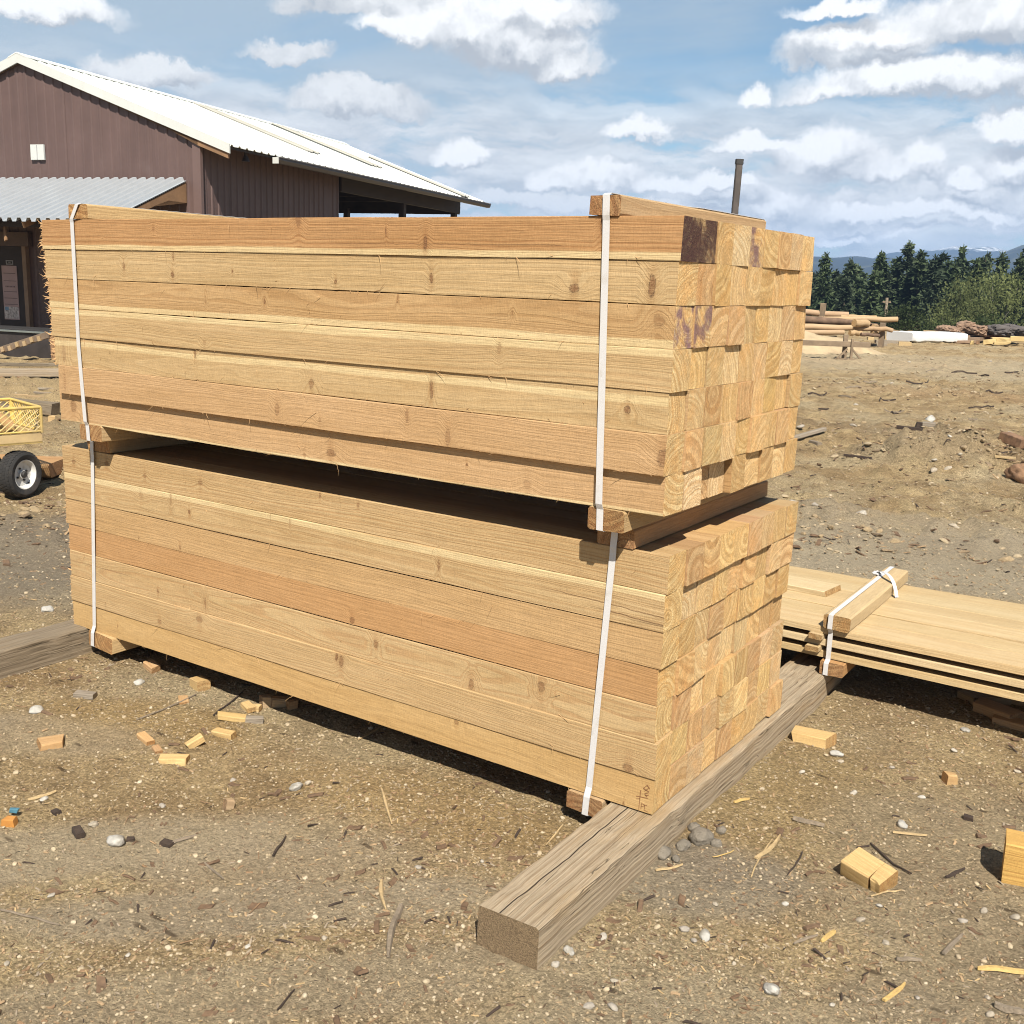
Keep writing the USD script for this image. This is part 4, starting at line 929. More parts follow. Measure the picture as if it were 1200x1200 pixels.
for (x0, y0, x1, y1, w, m, lab) in [
    (447, 926, 459, 967, 5, PALEW, 'thin pale upright strip in the middle of the foreground'), (470, 1064, 455, 1124, 12, GREYW, 'broad bark strip below the middle of the picture'), (447, 1034, 452, 1068, 7, PALEW, 'pale crooked strip just above the broad bark strip'),
    (885, 1008, 914, 981, 7, PALEW, 'tan splinter slanting up right of the grey beam'), (929, 961, 966, 970, 9, GREYW, 'grey weathered splinter right of the beam'), (1046, 977, 1086, 981, 5, PALEW, 'straight pale splinter above the sawn block'),
    (1200, 1142, 1145, 1138, 10, YELW, 'large yellow splinter at the lower right edge'), (1020, 990, 1068, 1026, 4, BARKM, 'dark twig behind the sawn block'), (978, 1094, 962, 1106, 8, YELW, 'small yellow splinter low on the right'), (930, 1108, 958, 1098, 5, GREYW, 'grey sliver beside the small yellow splinter'),
    (1105, 1120, 1127, 1098, 8, GREYW, 'curved grey chip low on the right'), (1050, 1126, 1080, 1128, 8, GREYW, 'flat grey chip near the bottom right'), (1020, 1052, 1055, 1045, 3, PALEW, 'thin pale straw below the sawn block'), (33, 939, 66, 929, 6, PALEW, 'pale stick near the left edge'),
    (200, 991, 230, 981, 6, GREYW, 'grey stick beside the dark bark piece'), (240, 1013, 262, 1032, 4, GREYW, 'thin stick on the smooth track'), (0, 1068, 70, 1086, 4, GREYW, 'long thin twig in the lower left corner'), (325, 1186, 345, 1162, 4, BARKM, 'dark twig at the bottom edge'),
    (768, 1022, 800, 1015, 5, PALEW, 'pale splinter beside the grey clods'), (835, 1006, 860, 998, 2, YELW, 'thin yellow straw right of the clods'), (880, 1030, 905, 985, 3, PALEW, 'long straw right of the beam'), (640, 992, 660, 968, 3, PALEW, 'straw beside the block under the strap'),
    (160, 845, 230, 815, 3, GREYW, 'long twig behind the left scatter'), (250, 840, 285, 812, 3, BARKM, 'dark twig leaning across the scatter'), (320, 1005, 335, 982, 5, BARKM, 'dark splinter right of the peg'), (1108, 1030, 1130, 1020, 6, BARKM, 'short dark chip left of the yellow block'),
    (860, 942, 878, 938, 6, YELW, 'yellow shaving close to the beam'), (1035, 1175, 1060, 1155, 8, YELW, 'yellow chip at the bottom right'), (1165, 1180, 1200, 1190, 14, GREYW, 'grey bark chip in the bottom right corner'), (420, 868, 462, 842, 3, PALEW, 'thin straw in front of the bundle'), (940, 1000, 922, 1028, 3, BARKM, 'dark twig low right of the beam')]:
    strip(x0, y0, x1, y1, w, m, lab)
for (px, py, L, w, h, a, lab) in [(196, 990, 16, 10, 6, 10, 'black bark piece beside a grey stick on open ground'), (66, 953, 10, 8, 5, 0, 'small black bark lump near the pale stick'), (92, 978, 20, 10, 8, -20, 'brown bark lump left of the flat pale stone'), (153, 985, 9, 7, 5, 40, 'dark bark lump right of the flat pale stone'),
                                  (745, 1010, 9, 8, 4, 10, 'reddish brown bark chip beside the beam edge'), (1135, 960, 10, 8, 5, 0, 'small dark lump right of the beam')]:
    offcut(px, py, L, w, h, a, BARKM, lab, name='bark_piece', cat='bark')

STONE = speckled('stone_look', [(0.43, 0.39, 0.33), (0.38, 0.33, 0.26), (0.47, 0.44, 0.39), (0.36, 0.32, 0.27), (0.42, 0.36, 0.28)])
CLOD = plain('clod_look', (0.225, 0.195, 0.155), rough=0.95, vary=0.25, scale=60, bump=0.7, bscale=150)
def stone(px, py, dpx, label, m=STONE, sq=(1.25, 0.9, 0.62), name='stone', cat='stone', group=None, seed=None):
    s, p = ppm(px, py); r = dpx / s / 2; seed = int(ro.integers(1, 900)) if seed is None else seed
    v, f = blob(r, sq, seed, 0.42)
    return solo(name, (v, f), m, label, cat, loc=(p[0], p[1], p[2] + r * sq[2] * 0.45), rot=(ro.normal(0, 12), ro.normal(0, 12), ro.uniform(0, 360)), group=group, smooth=35)
WHITE_ROCK = plain('white_rock_look', (0.47, 0.45, 0.41), rough=0.8, vary=0.25, scale=40, bump=0.5, bscale=90, dirt=(0.30, 0.27, 0.22))
for (px, py, d, lab) in [(55, 716, 12, 'white stone on the dark ground left of the bundles'), (43, 834, 14, 'round white stone in front of the left beam'), (163, 801, 11, 'white stone close before the left end of the bundle'), (347, 924, 15, 'jagged white stone in front of the bundle'),
                         (135, 988, 22, 'flat pale stone near the left edge of the foreground'), (903, 1162, 21, 'largest white stone, low right of the beam end'), (1057, 968, 13, 'angular white stone above the straight splinter'), (980, 885, 13, 'egg shaped pale stone near the bright block'),
                         (1131, 857, 11, 'white stone before the shadow of the plank stack'), (667, 1115, 11, 'round stone right of the beam end'), (826, 1098, 14, 'pale stone in a group low right of the beam'), (1090, 493, 11, 'white boulder lying out on the far mound')]:
    stone(px, py, d, lab, WHITE_ROCK)
for (px, py, d) in [(361, 918, 7), (110, 967, 10), (52, 937, 8), (8, 1130, 7), (651, 1131, 9), (707, 1099, 9), (690, 1180, 11), (718, 1181, 10), (802, 1090, 10), (813, 1103, 8), (838, 1060, 7), (1008, 1079, 10), (1038, 1106, 8), (1128, 1080, 9), (1153, 1068, 9), (1189, 1076, 10), (1030, 1062, 7), (975, 1178, 6), (1160, 1190, 10), (1157, 1170, 8),
                    (490, 1017, 8), (273, 915, 6), (190, 945, 7), (565, 1010, 5), (600, 1060, 6), (380, 1100, 7), (290, 1110, 6), (720, 1150, 8), (860, 1130, 6), (1000, 930, 8), (1045, 900, 6), (1080, 935, 7), (920, 1060, 7), (60, 1050, 7), (150, 1120, 6), (1075, 1170, 6), (985, 893, 6), (940, 905, 6), (1192, 905, 7), (1118, 880, 6)]:
    stone(px, py, d, 'small pale pebble lying on the trodden yard', group='pale pebbles on the yard', name='pebble', cat='pebble')
for (px, py, d, lab) in [(822, 985, 26, 'largest grey clod beside the beam'), (800, 993, 16, 'grey clod just left of the largest one'), (813, 972, 15, 'grey clod behind the largest one'), (838, 990, 13, 'grey clod right of the largest one'), (777, 1001, 18, 'flat grey clod touching the beam'), (792, 1008, 10, 'small grey clod in front of the flat one'), (845, 975, 12, 'farthest grey clod of the heap')]:
    stone(px, py, d, lab, CLOD, (1.15, 1.0, 0.75), 'earth_clod', 'clod')

# farther out: waste wood, boards and roots on the right hand mound
offcut(947, 512, 44, 7, 4, 52, GREYCUT, 'grey board leaning out from behind the bundles on the mound', name='waste_board', cat='board', tilt=-14)
offcut(955, 520, 20, 5, 4, -40, GREYW, 'brown stick crossing under the grey board', name='waste_board', cat='board')
offcut(1005, 536, 34, 3, 3, -8, BARKM, 'dark flat stick lying left of the mound', name='waste_board', cat='board')
offcut(1066, 503, 30, 4, 4, -6, BARKM, 'black charred board on top of the mound', name='waste_board', cat='board')
offcut(1077, 500, 7, 5, 7, 20, BARKM, 'black stub standing at the end of the charred board', name='waste_stub', cat='wood stub')
offcut(1093, 500, 24, 12, 6, 0, GREYCUT, 'grey slab behind the white boulder', name='waste_board', cat='board')
offcut(1188, 520, 30, 16, 11, -30, REDBARK, 'rusty brown slab standing askew on the mound at right', name='waste_slab', cat='slab', tilt=10)
strip(1165, 540, 1200, 517, 3, BARKM, 'long dark stick reaching to the rusty slab', 'stick', 'stick')
offcut(1178, 537, 22, 4, 3, 10, PALEW, 'pale strip under the dark stick at right', name='waste_board', cat='board')
s, p = ppm(1193, 562); v, f = blob(0.085, (1.3, 0.7, 1.0), 17, 0.75, 3); solo('bark_chunk', (v, f), REDBARK, 'orange red chunk of bark at the right edge', 'bark', loc=(p[0] + 0.03, p[1], p[2] + 0.035), smooth=40)
for k, (px, py, L, a) in enumerate([(1150, 478, 30, 10), (1048, 481, 24, -8), (1040, 470, 20, 15), (958, 462, 22, 5), (1020, 448, 16, -6), (1075, 447, 26, 8), (1130, 438, 30, -5), (1095, 436, 20, 12), (1150, 441, 18, 0), (1188, 436, 22, 20), (990, 466, 16, -20), (1120, 505, 26, 30), (965, 480, 12, 0), (1140, 492, 10, 0), (1110, 520, 16, 60), (1050, 483, 14, 30), (1000, 455, 18, 4), (1165, 460, 20, -10)]):
    dx, dy = L / 2 * math.cos(math.radians(a)), -L / 2 * math.sin(math.radians(a)) * 0.35
    strip(px - dx, py - dy, px + dx, py + dy, 2.6, (BARKM, GREYW, BARKM)[k % 3], 'dark bark strip on the far churned ground', 'bark_strip', 'bark', th=0.6, bend=0.10)
    tag(stage.GetPrimAtPath(LAST[0]), group='bark strips on the far ground')
for (px, py, d) in [(938, 501, 7), (1003, 475, 5), (1000, 500, 7), (1094, 552, 8), (1111, 550, 8), (1095, 540, 6), (1125, 533, 6), (930, 590, 9), (1010, 604, 12), (1118, 618, 9), (1113, 512, 5), (1184, 509, 7), (955, 592, 6), (1045, 450, 5), (1160, 424, 4), (1092, 421, 4), (1065, 425, 4)]:
    stone(px, py, d, 'pale stone out on the churned ground by the mound', group='pale stones by the mound')

# ------------------------------------------------------------------ loose litter nobody could count
def scatter(name, protos, n, rmin, rmax, smin, smax, seed, label, power=1.0, lift=0.3, extra=None):
    r = np.random.default_rng(seed)
    m = int(n * 1.0)
    u = r.random(m); rad = rmin * (rmax / rmin) ** u
    th = np.radians(r.uniform(-33.5 - 30, -33.5 + 30, m))
    x, y = CAM[0] + rad * np.sin(th), CAM[1] + rad * np.cos(th)
    if extra is not None:
        keep = r.random(m) < extra(x, y); x, y, rad = x[keep], y[keep], rad[keep]
    m = len(x)
    s = smin * (smax / smin) ** (r.random(m) ** power) * np.clip(rad / 3.0, 1.0, 2.2) ** 0.8
    z = gz(x, y) + s * lift
    pi = UsdGeom.PointInstancer.Define(stage, f'/World/{name}')
    pi.CreatePositionsAttr(Vt.Vec3fArray.FromNumpy(np.stack([x, y, z], 1).astype(np.float32)))
    pi.CreateScalesAttr(Vt.Vec3fArray.FromNumpy(np.repeat(s[:, None], 3, 1).astype(np.float32)))
    a = r.uniform(0, 2 * np.pi, m); t1, t2 = r.normal(0, 0.22, m), r.normal(0, 0.22, m)
    q = np.stack([np.cos(a / 2), t1 * 0.5, t2 * 0.5, np.sin(a / 2)], 1); q /= np.linalg.norm(q, axis=1, keepdims=True)
    pi.CreateOrientationsAttr(Vt.QuathArray([Gf.Quath(float(k[0]), float(k[1]), float(k[2]), float(k[3])) for k in q]))
    pi.CreateProtoIndicesAttr(Vt.IntArray.FromNumpy(r.integers(0, len(protos), m).astype(np.int32)))
    rel = pi.CreatePrototypesRel()
    for i, (mesh, mat) in enumerate(protos):
        me = usdkit.mesh(stage, f'/World/{name}/piece_{i:03d}' if i else f'/World/{name}/piece', mesh, mat)
        rel.AddTarget(me.GetPath())
    tag(pi, label, None, kind='stuff')
def jag(seed, sq, sub=1, rough=0.5): return blob(0.5, sq, seed, rough, sub)
def chip(seed, L, w, h):
    r = np.random.default_rng(seed); return stick_mesh(L, w, h, h * 0.3, 2, 0.03, 0.035 * w, r, 0.5)
GRAV = [plain(f'gravel_look_{i}', c, rough=0.9, vary=0.25, scale=90) for i, c in enumerate([(0.40, 0.315, 0.20), (0.47, 0.378, 0.252), (0.33, 0.245, 0.142), (0.52, 0.435, 0.31), (0.26, 0.188, 0.115)])]
CHIPM = [plain(f'chip_look_{i}', c, rough=0.9, vary=0.3, scale=90) for i, c in enumerate([(0.38, 0.26, 0.145), (0.47, 0.33, 0.165), (0.265, 0.165, 0.09), (0.155, 0.095, 0.055), (0.34, 0.27, 0.19)])]
def calm(x, y):
    k = np.zeros_like(x)
    for (gx, gy, rx, ry, an, amt, _) in GREYS:
        c_, s_ = math.cos(an), math.sin(an); u, v_ = ((x - gx) * c_ + (y - gy) * s_) / rx, (-(x - gx) * s_ + (y - gy) * c_) / ry
        k = np.maximum(k, amt * smooth01((1.05 - np.hypot(u, v_)) / 0.5))
    return 1 - 0.85 * k
pads = lambda x, y: calm(x, y) * np.where((x > -0.13) & (x < 0.04) & (y > -0.62) & (y < 1.6), 0.0, 1.0)
patch = lambda x, y: pads(x, y) * np.clip((meshkit.fbm(np.stack([x, y, x * 0], -1) * 1.7, 3, 21) - 0.36) * 3.2, 0.12, 1.0)
patch2 = lambda x, y: pads(x, y) * np.clip((meshkit.fbm(np.stack([x, y, x * 0], -1) * 1.3, 3, 41) - 0.38) * 3.6, 0.06, 1.0)
scatter('gravel', [(jag(3, (1, .8, .6)), GRAV[0]), (jag(5, (1, .9, .5)), GRAV[1]), (jag(8, (1.1, .7, .6)), GRAV[2]), (jag(9, (1, .8, .55)), GRAV[0]), (jag(12, (1.2, .8, .6)), GRAV[4]), (jag(14, (1, .9, .7)), GRAV[2])], 100000, 1.7, 16.0, 0.003, 0.010, 1, 'fine gravel strewn over the yard', power=2.2, lift=0.12, extra=pads)
scatter('pebbles', [(jag(23, (1, .8, .65), 2, 0.35), GRAV[3]), (jag(25, (1.2, .8, .6), 2, 0.35), GRAV[1]), (jag(27, (1, .9, .6), 2, 0.35), GRAV[1])], 2600, 1.7, 24.0, 0.005, 0.016, 2, 'pale pebbles strewn over the yard', power=2.0, lift=0.12, extra=pads)
scatter('wood_chips', [(chip(1, 1, .35, .12), CHIPM[0]), (chip(2, 1, .22, .10), CHIPM[1]), (chip(3, 1, .4, .14), CHIPM[2]), (chip(4, 1, .12, .08), CHIPM[0]), (chip(5, 1, .15, .1), CHIPM[3]), (chip(6, 1, .3, .1), CHIPM[4]), (chip(7, 1, .09, .07), CHIPM[2])], 100000, 1.7, 18.0, 0.004, 0.019, 3, 'wood chips and shavings trodden into the yard', power=2.0, lift=0.06, extra=patch)
scatter('bark_litter', [(chip(11, 1, .3, .14), CHIPM[3]), (chip(12, 1, .16, .1), BARKM), (chip(13, 1, .5, .2), CHIPM[3]), (chip(14, 1, .08, .06), CHIPM[2])], 9000, 1.7, 34.0, 0.010, 0.045, 4, 'bark litter and twigs on the yard', power=2.2, lift=0.07, extra=patch2)
def churn(x, y):
    m = sum(np.exp(-((x - mx) / (sx * 1.25)) ** 2 - ((y - my) / (sy * 1.25)) ** 2) for (mx, my, sx, sy, h) in MOUNDS[:6])
    return np.clip((meshkit.fbm(np.stack([x, y, x * 0], -1) * 0.8, 4, 61) - 0.42) * 4.0, 0.04, 1.0) * 0.6 * np.clip((x + 5.5) / 2.0 + np.maximum(y - 9.0, 0), 0, 1) + np.minimum(m, 1) * 0.6
scatter('churned_litter', [(chip(21, 1, .35, .18), CHIPM[3]), (chip(22, 1, .2, .12), CHIPM[3]), (chip(23, 1, .5, .25), GRAV[4]), (jag(33, (1.2, .9, .5)), GRAV[0]), (chip(24, 1, .25, .12), CHIPM[0]), (jag(35, (1.2, .8, .6)), GRAV[2]), (chip(26, 1, .12, .09), BARKM), (chip(27, 1, .07, .05), CHIPM[3])], 62000, 6.2, 44.0, 0.008, 0.040, 6, 'churned bark, clods and chips on the far yard', power=2.2, lift=0.10, extra=churn)

# ------------------------------------------------------------------ yellow garden cart
CARTY = plain('cart_yellow_look', (0.70, 0.50, 0.14), rough=0.5, vary=0.15, scale=9, dirt=(0.36, 0.27, 0.15))
CARTW = plain('cart_board_look', (0.60, 0.44, 0.22), rough=0.7, vary=0.15, scale=9, dirt=(0.42, 0.30, 0.16))
TYRE = plain('tyre_look', (0.024, 0.023, 0.023), rough=0.85, vary=0.25, scale=30, dirt=(0.075, 0.062, 0.05))
RIM = plain('rim_look', (0.74, 0.73, 0.70), rough=0.5, vary=0.1, scale=20, dirt=(0.33, 0.28, 0.22))
DARKM = plain('dark_metal_look', (0.035, 0.033, 0.033), rough=0.6, vary=0.2, scale=20)
bc = gp(50, 519, 0.345)
CANG = math.radians(78)
cart = thing('garden_cart', 'yellow garden cart with mesh sides and pneumatic wheels at the left edge', 'cart', loc=(bc[0], bc[1], 0.0), rotz=math.degrees(CANG))
CL, CW = 0.98, 0.52
part(cart, 'bed', MB().box((-CL / 2, CW / 2, 0.352), (CL, CW, 0.012)), CARTY)
b = MB(); b.box((-CL / 2, 0.012, 0.378), (CL, 0.024, 0.066), ch=0.003); part(cart, 'side_board', b, CARTW)
b = MB(); b.box((-CL / 2, CW - 0.012, 0.378), (CL, 0.024, 0.066), ch=0.003); part(cart, 'side_board', b, CARTW)
b = MB(); b.box((-0.012, CW / 2, 0.378), (0.024, CW - 0.05, 0.066), ch=0.003); part(cart, 'end_board', b, CARTW)
def mesh_panel(p0, p1, z0, z1, pitch=0.045):
    """A gate of tube with expanded metal inside; returns (frame, mesh)."""
    p0, p1 = np.array(p0, float), np.array(p1, float); L = np.linalg.norm(p1 - p0); d = (p1 - p0) / L
    P = lambda u, z: np.array([p0[0] + d[0] * u, p0[1] + d[1] * u, z])
    fr, me = MB(), MB()
    fr.tube([P(0, z0), P(0, z1), P(0.001, z1 + 0.001)], 0.010, 8); fr.tube([P(L, z0), P(L, z1)], 0.010, 8); fr.tube([P(0, z1), P(L, z1)], 0.010, 8); fr.tube([P(0, z0 + 0.01), P(L, z0 + 0.01)], 0.007, 6)
    k = 1
    while k * 0.33 < L - 0.1: fr.tube([P(k * 0.33, z0), P(k * 0.33, z1)], 0.007, 6); k += 1
    H = z1 - z0
    for s in (1, -1):
        u = -H
        while u < L + H:
            a, b_ = (u, z0), (u + s * H * 1.25, z1)
            t0, t1 = 0.0, 1.0; du = b_[0] - a[0]
            lo, hi = sorted(((0 - a[0]) / du, (L - a[0]) / du)); t0, t1 = max(t0, lo), min(t1, hi)
            if t1 - t0 > 0.03: me.tube([P(a[0] + du * t0, z0 + H * t0), P(a[0] + du * t1, z0 + H * t1)], 0.0034 if s == 1 else 0.0024, 4, cap=False)
            u += pitch * (1.0 if s == 1 else 1.6)
    return fr, me
for (p0, p1) in [((-CL, 0.0, 0), (0, 0.0, 0)), ((0.0, 0.02, 0), (0.0, CW - 0.02, 0)), ((-CL, CW, 0), (0, CW, 0)), ((-CL, 0.02, 0), (-CL, CW - 0.02, 0))]:
    fr, me = mesh_panel(p0, p1, 0.412, 0.575)
    g_ = part(cart, 'side_gate', fr, CARTY, smooth=40); part(g_, 'wire_mesh', me, CARTY)
part(cart, 'latch', MB().box((-0.36, -0.016, 0.400), (0.075, 0.012, 0.022), ch=0.003), CARTW)
WR = 0.148
wheel_c = gp(25, 582)
def wheel(cx, cy, az_n, name='wheel'):
    """Wheel with its outer face turned to the compass direction az_n (world, degrees), in world axes."""
    a = math.radians(az_n); nrm = np.array([math.sin(a), math.cos(a), 0]); t1 = np.array([nrm[1], -nrm[0], 0]); R = np.stack([t1, np.array([0, 0, 1.0]), np.cross(t1, [0, 0, 1.0])], 1)
    if np.dot(R[:, 2], nrm) < 0: R[:, 0] *= -1; R[:, 2] *= -1
    ci, si = math.cos(-CANG), math.sin(-CANG); q = np.array([cx - bc[0], cy - bc[1]]); loc = (ci * q[0] - si * q[1], si * q[0] + ci * q[1], WR)
    Rl = rotz(-CANG) @ R
    ty = MB(); ty.lathe([(0.088, -0.040), (0.100, -0.050), (0.128, -0.055), (0.142, -0.046), (0.148, -0.022), (0.149, 0.0), (0.148, 0.022), (0.142, 0.046), (0.128, 0.055), (0.100, 0.050), (0.088, 0.040)], Rl, n=40)
    w = part(cart, name, ty, TYRE, loc=loc, smooth=40)
    tr = MB()
    for k in range(40):
        th = 2 * math.pi * k / 40
        for zz, ph in ((-0.034, 0), (-0.011, 0.5), (0.011, 0), (0.034, 0.5)):
            t = th + ph * 2 * math.pi / 40; rr_ = 0.1475 if abs(zz) < 0.02 else 0.1445
            er = np.array([math.cos(t), math.sin(t), 0]); et = np.array([-math.sin(t), math.cos(t), 0])
            tr.box(Rl @ (er * rr_ + [0, 0, zz]), (0.006, 0.015, 0.017), R=Rl @ np.stack([er, et, [0, 0, 1.0]], 1))
    part(w, 'tread', tr, TYRE)
    rm = MB(); rm.lathe([(0.090, -0.042), (0.084, -0.030), (0.080, 0.005), (0.030, 0.004), (0.030, 0.010), (0.082, 0.012), (0.088, 0.034), (0.096, 0.046), (0.091, 0.046), (0.083, 0.030), (0.076, 0.016), (0.028, 0.013), (0.027, 0.028), (0.0, 0.029)], Rl, n=32)
    part(w, 'rim', rm, RIM, smooth=35)
    hb = MB(); hb.lathe([(0.022, 0.02), (0.022, 0.040), (0.016, 0.046), (0.0, 0.046)], Rl, n=14)
    for k in range(4):
        t = math.pi / 2 * k + 0.4; hb.lathe([(0.007, 0.012), (0.007, 0.022), (0.0, 0.022)], Rl, c=Rl @ np.array([0.042 * math.cos(t), 0.042 * math.sin(t), 0]), n=8)
    hb.tube([Rl @ np.array([0.045, -0.06, 0.02]), Rl @ np.array([0.048, -0.064, 0.034])], 0.004, 6)
    part(w, 'hub', hb, DARKM)
    return loc
l0 = wheel(wheel_c[0], wheel_c[1], 74)
_n = np.array([math.sin(math.radians(74)), math.cos(math.radians(74))])
w2 = wheel_c[:2] - _n * 0.44
l1 = wheel(w2[0], w2[1], 254)
for yy, azn in ((0.03, 140), (CW - 0.03, 320)):
    xw = np.array([-CL + 0.14, yy]); c_, s_ = math.cos(CANG), math.sin(CANG)
    wheel(bc[0] + c_ * xw[0] - s_ * xw[1], bc[1] + s_ * xw[0] + c_ * xw[1], azn)
b = MB(); b.beam(np.array(l0), np.array(l1), 0.025, 0.025); mid = (np.array(l0) + np.array(l1)) / 2
b.beam(mid, mid + [0, 0, 0.2], 0.05, 0.05, up=(0, 1, 0)); b.beam(np.array(l0) * 0.75 + np.array(l1) * 0.25, mid + [0, 0, 0.18], 0.022, 0.03, up=(0, 1, 0.2)); b.beam(np.array(l1) * 0.75 + np.array(l0) * 0.25, mid + [0, 0, 0.18], 0.022, 0.03, up=(0, 1, 0.2))
b.beam((-CL + 0.14, 0.06, WR), (-CL + 0.14, CW - 0.06, WR), 0.025, 0.025); b.box((-CL + 0.14, CW / 2, 0.26), (0.05, 0.05, 0.18))
part(cart, 'axle_frame', b, DARKM)
hd = np.array([math.sin(math.radians(164)), math.cos(math.radians(164)), 0]); hl = rotz(-CANG) @ hd
part(cart, 'pull_handle', MB().tube([mid + [0, 0, 0.02], mid + np.array([-0.25, 0, 0.06]), mid + np.array([-0.62, 0, 0.03])], 0.012, 8), DARKM)
rl = np.random.default_rng(4)
for k in range(7):
    x, y = rl.uniform(-CL + 0.1, -0.12), rl.uniform(0.1, CW - 0.1)
    ci, si = math.cos(CANG), math.sin(CANG)
    solo('cart_offcut', stick_mesh(rl.uniform(0.16, 0.3), 0.085, 0.05, 0.003, 1, 0, 0.001, rl, 0.1), FRESH[k % 2], 'yellow brown offcut piled in the yellow cart', 'wood offcut', loc=(bc[0] + ci * x - si * y, bc[1] + si * x + ci * y, 0.385 + 0.036 * (k % 4)), rot=(rl.normal(0, 12), rl.normal(0, 14), rl.uniform(0, 360)), group='offcuts in the cart')

# behind the cart
def ground_board(px0, py0, px1, py1, w, h, m, label, name='board', cat='board', zoff=0.0, ch=0.008):
    p0, p1 = ground_at(px0, py0), ground_at(px1, py1); d = p1 - p0; L = np.hypot(d[0], d[1]); a = math.degrees(math.atan2(d[1], d[0]))
    c = (p0 + p1) / 2
    return solo(name, stick_mesh(L, w, h, min(ch, h * .2), 4, 0.004, 0.003, rl, 0.1), m, label, cat, loc=(c[0], c[1], c[2] + h / 2 - 0.015 + zoff), rot=(0, 0, a))
ground_board(-60, 470, 66, 486, 0.14, 0.12, WEATH_D, 'dark weathered beam lying behind the yellow cart', 'old_beam', 'beam')
ground_board(-30, 549, 71, 552, 0.40, 0.09, wood('slab_look', light=(0.52, 0.31, 0.14), dark=(0.36, 0.19, 0.08), end=(0.4, 0.22, 0.1), end_dark=(0.3, 0.15, 0.06), grain=0.8, streaks=0.5), 'rough orange brown slab lying between cart and lower bundle', 'wood_slab', 'slab', ch=0.03)
offcut(63, 494, 9, 8, 9, 20, SAPWOOD, 'small pale cube shaped block on the sawdust beyond the cart', 'wood_block', 'wood block')
for k, (px, py) in enumerate([(52, 461), (45, 465), (58, 456), (20, 463)]):
    offcut(px, py, 26, 3, 2, 25 + 6 * k, FRESH[2] if k % 2 else GREYCUT, ('thin slat', 'thin grey lath', 'second thin slat', 'thin grey lath farthest left')[k] + ' lying on the sawdust before the barn', 'lath', 'lath')

# ------------------------------------------------------------------ the barn
SIDING = metal_ribbed('brown_siding_look', (0.135, 0.086, 0.078), rough=0.5, vary=0.13, streak=0.18)
TRIM = metal_ribbed('brown_trim_look', (0.165, 0.108, 0.098), rough=0.5, vary=0.06, streak=0.10)
ROOF = metal_ribbed('white_roof_look', (0.92, 0.95, 0.90), rough=0.45, vary=0.05, streak=0.05)
FASCIA = metal_ribbed('white_fascia_look', (0.66, 0.68, 0.66), rough=0.5, vary=0.05, streak=0.10)
GALV = metal_ribbed('galvanised_sheet_look', (0.56, 0.60, 0.64), rough=0.34, vary=0.05, metal=0.35, streak=0.10)
SKYL = metal_ribbed('dull_roof_sheet_look', (0.42, 0.41, 0.36), rough=0.6, vary=0.10)
GUT = plain('gutter_look', (0.060, 0.052, 0.052), rough=0.45, vary=0.1)
FRAMEW = plain('barn_timber_look', (0.27, 0.155, 0.08), rough=0.8, vary=0.25, scale=4)
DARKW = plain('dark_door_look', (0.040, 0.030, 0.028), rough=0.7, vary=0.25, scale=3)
BG = np.array([-17.9, 9.6173, 0.0]); BROT = math.degrees(math.atan2(0.24913, 0.96847))
barn = thing('barn', 'brown metal barn with white roof, lean-to awning and an open rear bay', 'barn', loc=BG, rotz=BROT)
XL, XR, XC, ZR, SL = -3.54, 3.82, 0.14, 5.12, 0.36
roofz = lambda x: ZR - SL * abs(x - XC)
BASEZ = -0.25
def ribbed(u0, u1, zb, ztop, to3, pitch=0.2, d=0.018, wr=0.035, phase=0.0):
    """Ribbed upright sheet from u0 to u1; to3(u, depth, z) makes points."""
    us = [u0]; ks = np.arange(math.ceil((u0 - phase) / pitch), math.floor((u1 - phase) / pitch) + 1)
    pts = [(u0, 0.0)]
    for k in ks:
        c = phase + k * pitch
        for du, dd in ((-wr, 0), (-wr * 0.55, d), (wr * 0.55, d), (wr, 0)):
            if u0 < c + du < u1: pts.append((c + du, dd))
    pts.append((u1, 0.0)); n = len(pts)
    V = [to3(u, dd, zb) for u, dd in pts] + [to3(u, dd, ztop(u)) for u, dd in pts]
    V += [to3(u, dd - 0.012, zb) for u, dd in pts] + [to3(u, dd - 0.012, ztop(u)) for u, dd in pts]
    i = np.arange(n - 1)
    f = np.vstack([np.stack([i, i + 1, n + i + 1, n + i], 1), np.stack([2 * n + i + 1, 2 * n + i, 3 * n + i, 3 * n + i + 1], 1), np.stack([n + i, n + i + 1, 3 * n + i + 1, 3 * n + i], 1)])
    return np.array(V, float), f
x = XL
while x < XR - 0.05:
    x1 = min(x + 0.92, XR); part(barn, 'gable_panel', ribbed(x, x1 - 0.003, BASEZ, lambda u: roofz(u) - 0.05, lambda u, d, z: (u, -d, z)), SIDING); x = x1
y = 0.0
while y < 5.0:
    y1 = min(y + 0.92, 5.05)
    part(barn, 'side_panel', ribbed(y + 0.002, y1 - 0.003, BASEZ, lambda u: roofz(XR) - 0.06, lambda u, d, z: (XR + d, u, z)), SIDING)
    part(barn, 'side_panel', ribbed(y + 0.002, y1 - 0.003, BASEZ, lambda u: roofz(XL) - 0.06, lambda u, d, z: (XL - d, u, z)), SIDING); y = y1
part(barn, 'partition_wall', MB().box(((XL + XR) / 2, 5.03, 1.7), (XR - XL - 0.06, 0.03, 3.9)), SIDING)
b = MB(); b.prism([(XL, 11.9, 3.22), (XR, 11.9, 3.22), (XR, 11.9, roofz(XR) - 0.06), (XC, 11.9, ZR - 0.06), (XL, 11.9, roofz(XL) - 0.06)], (0, 0.08, 0)); part(barn, 'rear_gable', b, DARKW)
